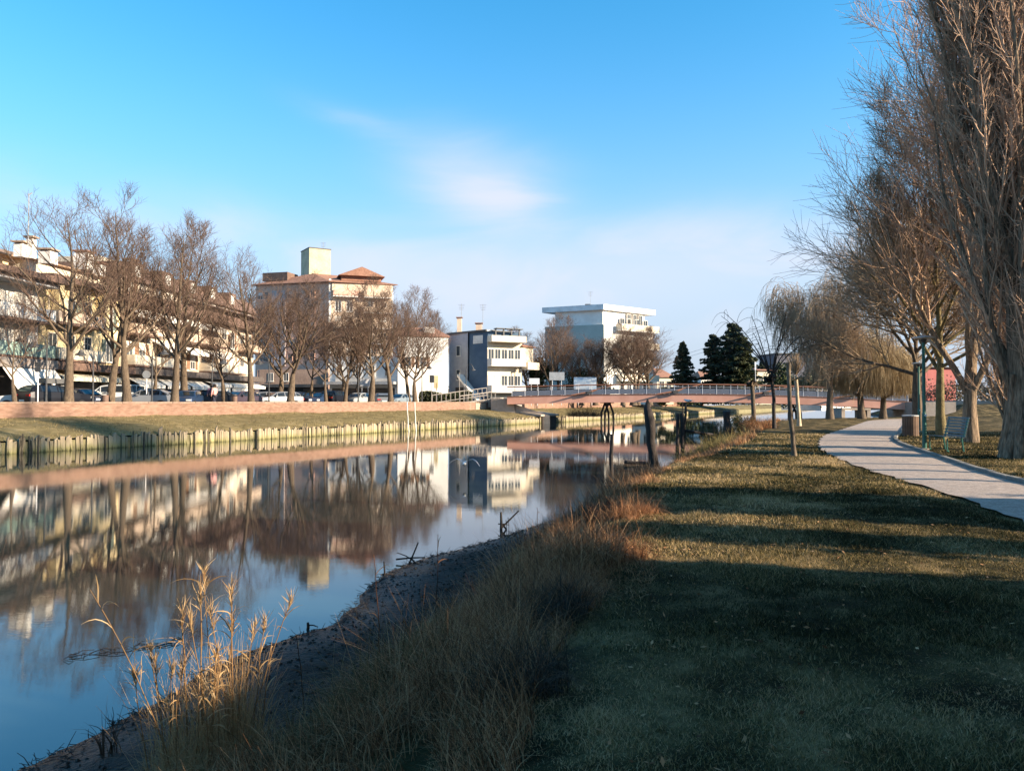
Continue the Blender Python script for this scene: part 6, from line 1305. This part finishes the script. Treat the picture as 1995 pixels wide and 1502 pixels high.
RD = [(400, 4.75, 1.30, (-.02, 0), 'thickest golden reed with the fullest plume'), (372, 4.85, 1.18, (-.04, 0), 'golden reed just left of the thickest one'), (460, 4.7, 1.24, (-.02, 0), 'golden reed right of the thickest one with rusty plume'), (446, 4.8, 1.05, (.03, 0), 'shorter golden reed under the rusty plume'),
      (480, 4.7, 1.12, (.28, 0), 'golden reed bending to the right over the mud'), (330, 4.9, .98, (-.12, 0), 'golden reed leaning to the left over the water'), (300, 4.8, .85, (-.15, 0), 'leftmost drooping golden reed'), (352, 4.6, 1.35, (-.42, 0), 'very thin long reed leaning far left'),
      (424, 4.9, 1.42, (-.06, 0), 'tallest thin reed reaching into the reflection'), (510, 4.8, .82, (.10, 0), 'short reed at the right of the clump'), (388, 4.6, .72, (.03, 0), 'broken short reed in the middle of the clump'), (435, 4.55, .80, (-.05, 0), 'short thick reed at the bottom of the clump')]
rn = random.Random(77)
for k, w_ in enumerate(('pale', 'brownish', 'crooked', 'straight', 'slim', 'bent', 'leafy', 'nearly bare', 'faded', 'darker', 'stout', 'upright', 'ragged', 'spindly', 'short leaved', 'drooping')): RD.append((rn.uniform(315, 500), rn.uniform(4.45, 5.0), rn.uniform(.62, 1.1), (rn.uniform(-.15, .12), 0), '%s filler reed among the golden reeds' % w_))
for i, (px, D, h, ln, lb) in enumerate(RD): reed(lb, px, 0, D, h*.92, ln, 400+i, M_reed, n_leaf=14 if h > .9 else 9, plume=h > .84 and abs(ln[0]) < .35, r=.006 if i < 4 else .004)
for i, (px, D, h, ln, lb) in enumerate(((745, 5.2, .95, (-.06, 0), 'single tall dry stalk standing above the greenish tussock'), (850, 6.0, .95, (.02, 0), 'thin dry stalk standing in front of the mud'), (1050, 9.0, .75, (-.03, 0), 'thin dry stalk on the slope below the farther sunlit tussock'), (596, 5.6, .6, (-.1, .0), 'bent dry stalk between the reeds and the tussocks'))):
    reed(lb, px, 0, D, h, ln, 450+i, M_straw if i else M_orange_st, n_leaf=4, plume=False, r=.004)
tussock('matted base of golden blades around the foot of the reeds', sx(410, 4.75), 4.75, 1900, .55, .34, .005, M_reed, 330, lean=1.0, droop=.9)
tussock('small dark leafless weed at the water edge left of the reeds', sx(222, 5.6), 5.6, 24, .45, .08, .010, MATS['dark_dead_stem'], 331, lean=.4, droop=.3, z=.05)
tussock('upright sheaf of fine golden stalks in the middle of the reeds', sx(400, 4.85), 4.85, 420, .85, .30, .005, M_reed, 332, lean=.22, droop=.12)
tussock('second sheaf of fine golden stalks at the right of the reeds', sx(470, 4.75), 4.75, 260, .75, .16, .005, M_reed, 333, lean=.25, droop=.15)
# debris along the water line
rng = np.random.default_rng(7); n = 1400; y = rng.uniform(4, 22, n); s = np.abs(rng.normal(0.0, .05, n)); x = Wf(y)+(Lf(y)-Wf(y))*s-.03
S = np.stack([x, y, np.maximum(hR(x, y), 0)+.008], 1); a = rng.random(n)*3.14; D_ = np.stack([np.cos(a), np.sin(a)*.6, rng.normal(0, .2, n)], 1); P, Rr = grow(rng, S, D_, rng.uniform(.03, .16, n), np.full(n, .004), 3, .2, (0, 0, 0), tip=.5)
o = obj('driftwood_litter', join_tubes('driftwood_litter', [(P, Rr, 3)]), M_darkwood, kind='stuff'); o['label'] = 'small twigs and litter along the muddy water line'; o['category'] = 'litter'
n = 2600; y = rng.uniform(3.5, 20, n); s = rng.uniform(.03, .5, n); x = Wf(y)+(Lf(y)-Wf(y))*s; p = np.stack([x, y, hR(x, y)+.004], 1); sz = rng.uniform(.006, .028, (n, 1)); d = nrm(rng.normal(0, 1, (n, 3)));
oc = np.array([(1, 0, 0), (0, 1, 0), (-1, 0, 0), (0, -1, 0), (0, 0, .7), (0, 0, -.7)], float); V = (p[:, None]+oc[None]*sz[:, None]*rng.uniform(.5, 1.2, (n, 6, 1))).reshape(-1, 3); f = np.array([(0, 1, 4), (1, 2, 4), (2, 3, 4), (3, 0, 4), (1, 0, 5), (2, 1, 5), (3, 2, 5), (0, 3, 5)]); F = (np.arange(n)[:, None, None]*6+f[None]).reshape(-1, 3)
o = obj('mud_clods', np_mesh('mud_clods', V, F), M_mud, kind='stuff'); o['label'] = 'clods and pebbles on the mud'; o['category'] = 'pebbles'
# fallen leaves and straws on the lawn
n = 2000; y = rng.uniform(2.5, 26, n)**1.0; x = Lf(y)+rng.uniform(.1, 1, n)*(.7*y-Lf(y)); p = np.stack([x, y, hR(x, y)+.03], 1); a = nrm(np.stack([rng.normal(0, 1, n), rng.normal(0, 1, n), rng.normal(0, .2, n)], 1)); b2 = nrm(np.cross(a, np.array([0, 0, 1.])+rng.normal(0, .4, (n, 3)))); s_ = rng.uniform(.008, .026, (n, 1))
V = np.stack([p-a*s_, p+b2*s_*.45, p+a*s_, p-b2*s_*.45], 1).reshape(-1, 3); o = obj('fallen_leaves', np_mesh('fallen_leaves', V, np.arange(n*4).reshape(-1, 4), np.repeat(rng.random(n), 4)), M_straw, kind='stuff'); o['label'] = 'dry leaves and straws scattered on the lawn'; o['category'] = 'leaves'
# far bank tufts
n = 42000; t = rng.uniform(-8, 130, n)**1.0; o_ = rng.uniform(.15, 7.4, n); ok = vnoise(t*1.1, o_*1.1, 55) > .35; t, o_ = t[ok], o_[ok]; x = -25.4+BDIR.x*t-BN.x*o_; y = 38.2+BDIR.y*t-BN.y*o_
V, F, tt = blades(rng, np.stack([x, y, hL(t, o_)-.02], 1), rng.uniform(.05, .2, len(t)), np.full(len(t), .03), lean=1.2, droop=.8, m=3)
o = obj('far_bank_grass', np_mesh('far_bank_grass', V, F, tt), mat('far_grass_blade', (.2, .15, .07), None, rough=.9, attr=((.12, .10, .04), (.25, .19, .09), (.38, .29, .15)), transl=.2), kind='stuff'); o['label'] = 'rough dry grass on the slope of the far bank'; o['category'] = 'grass'
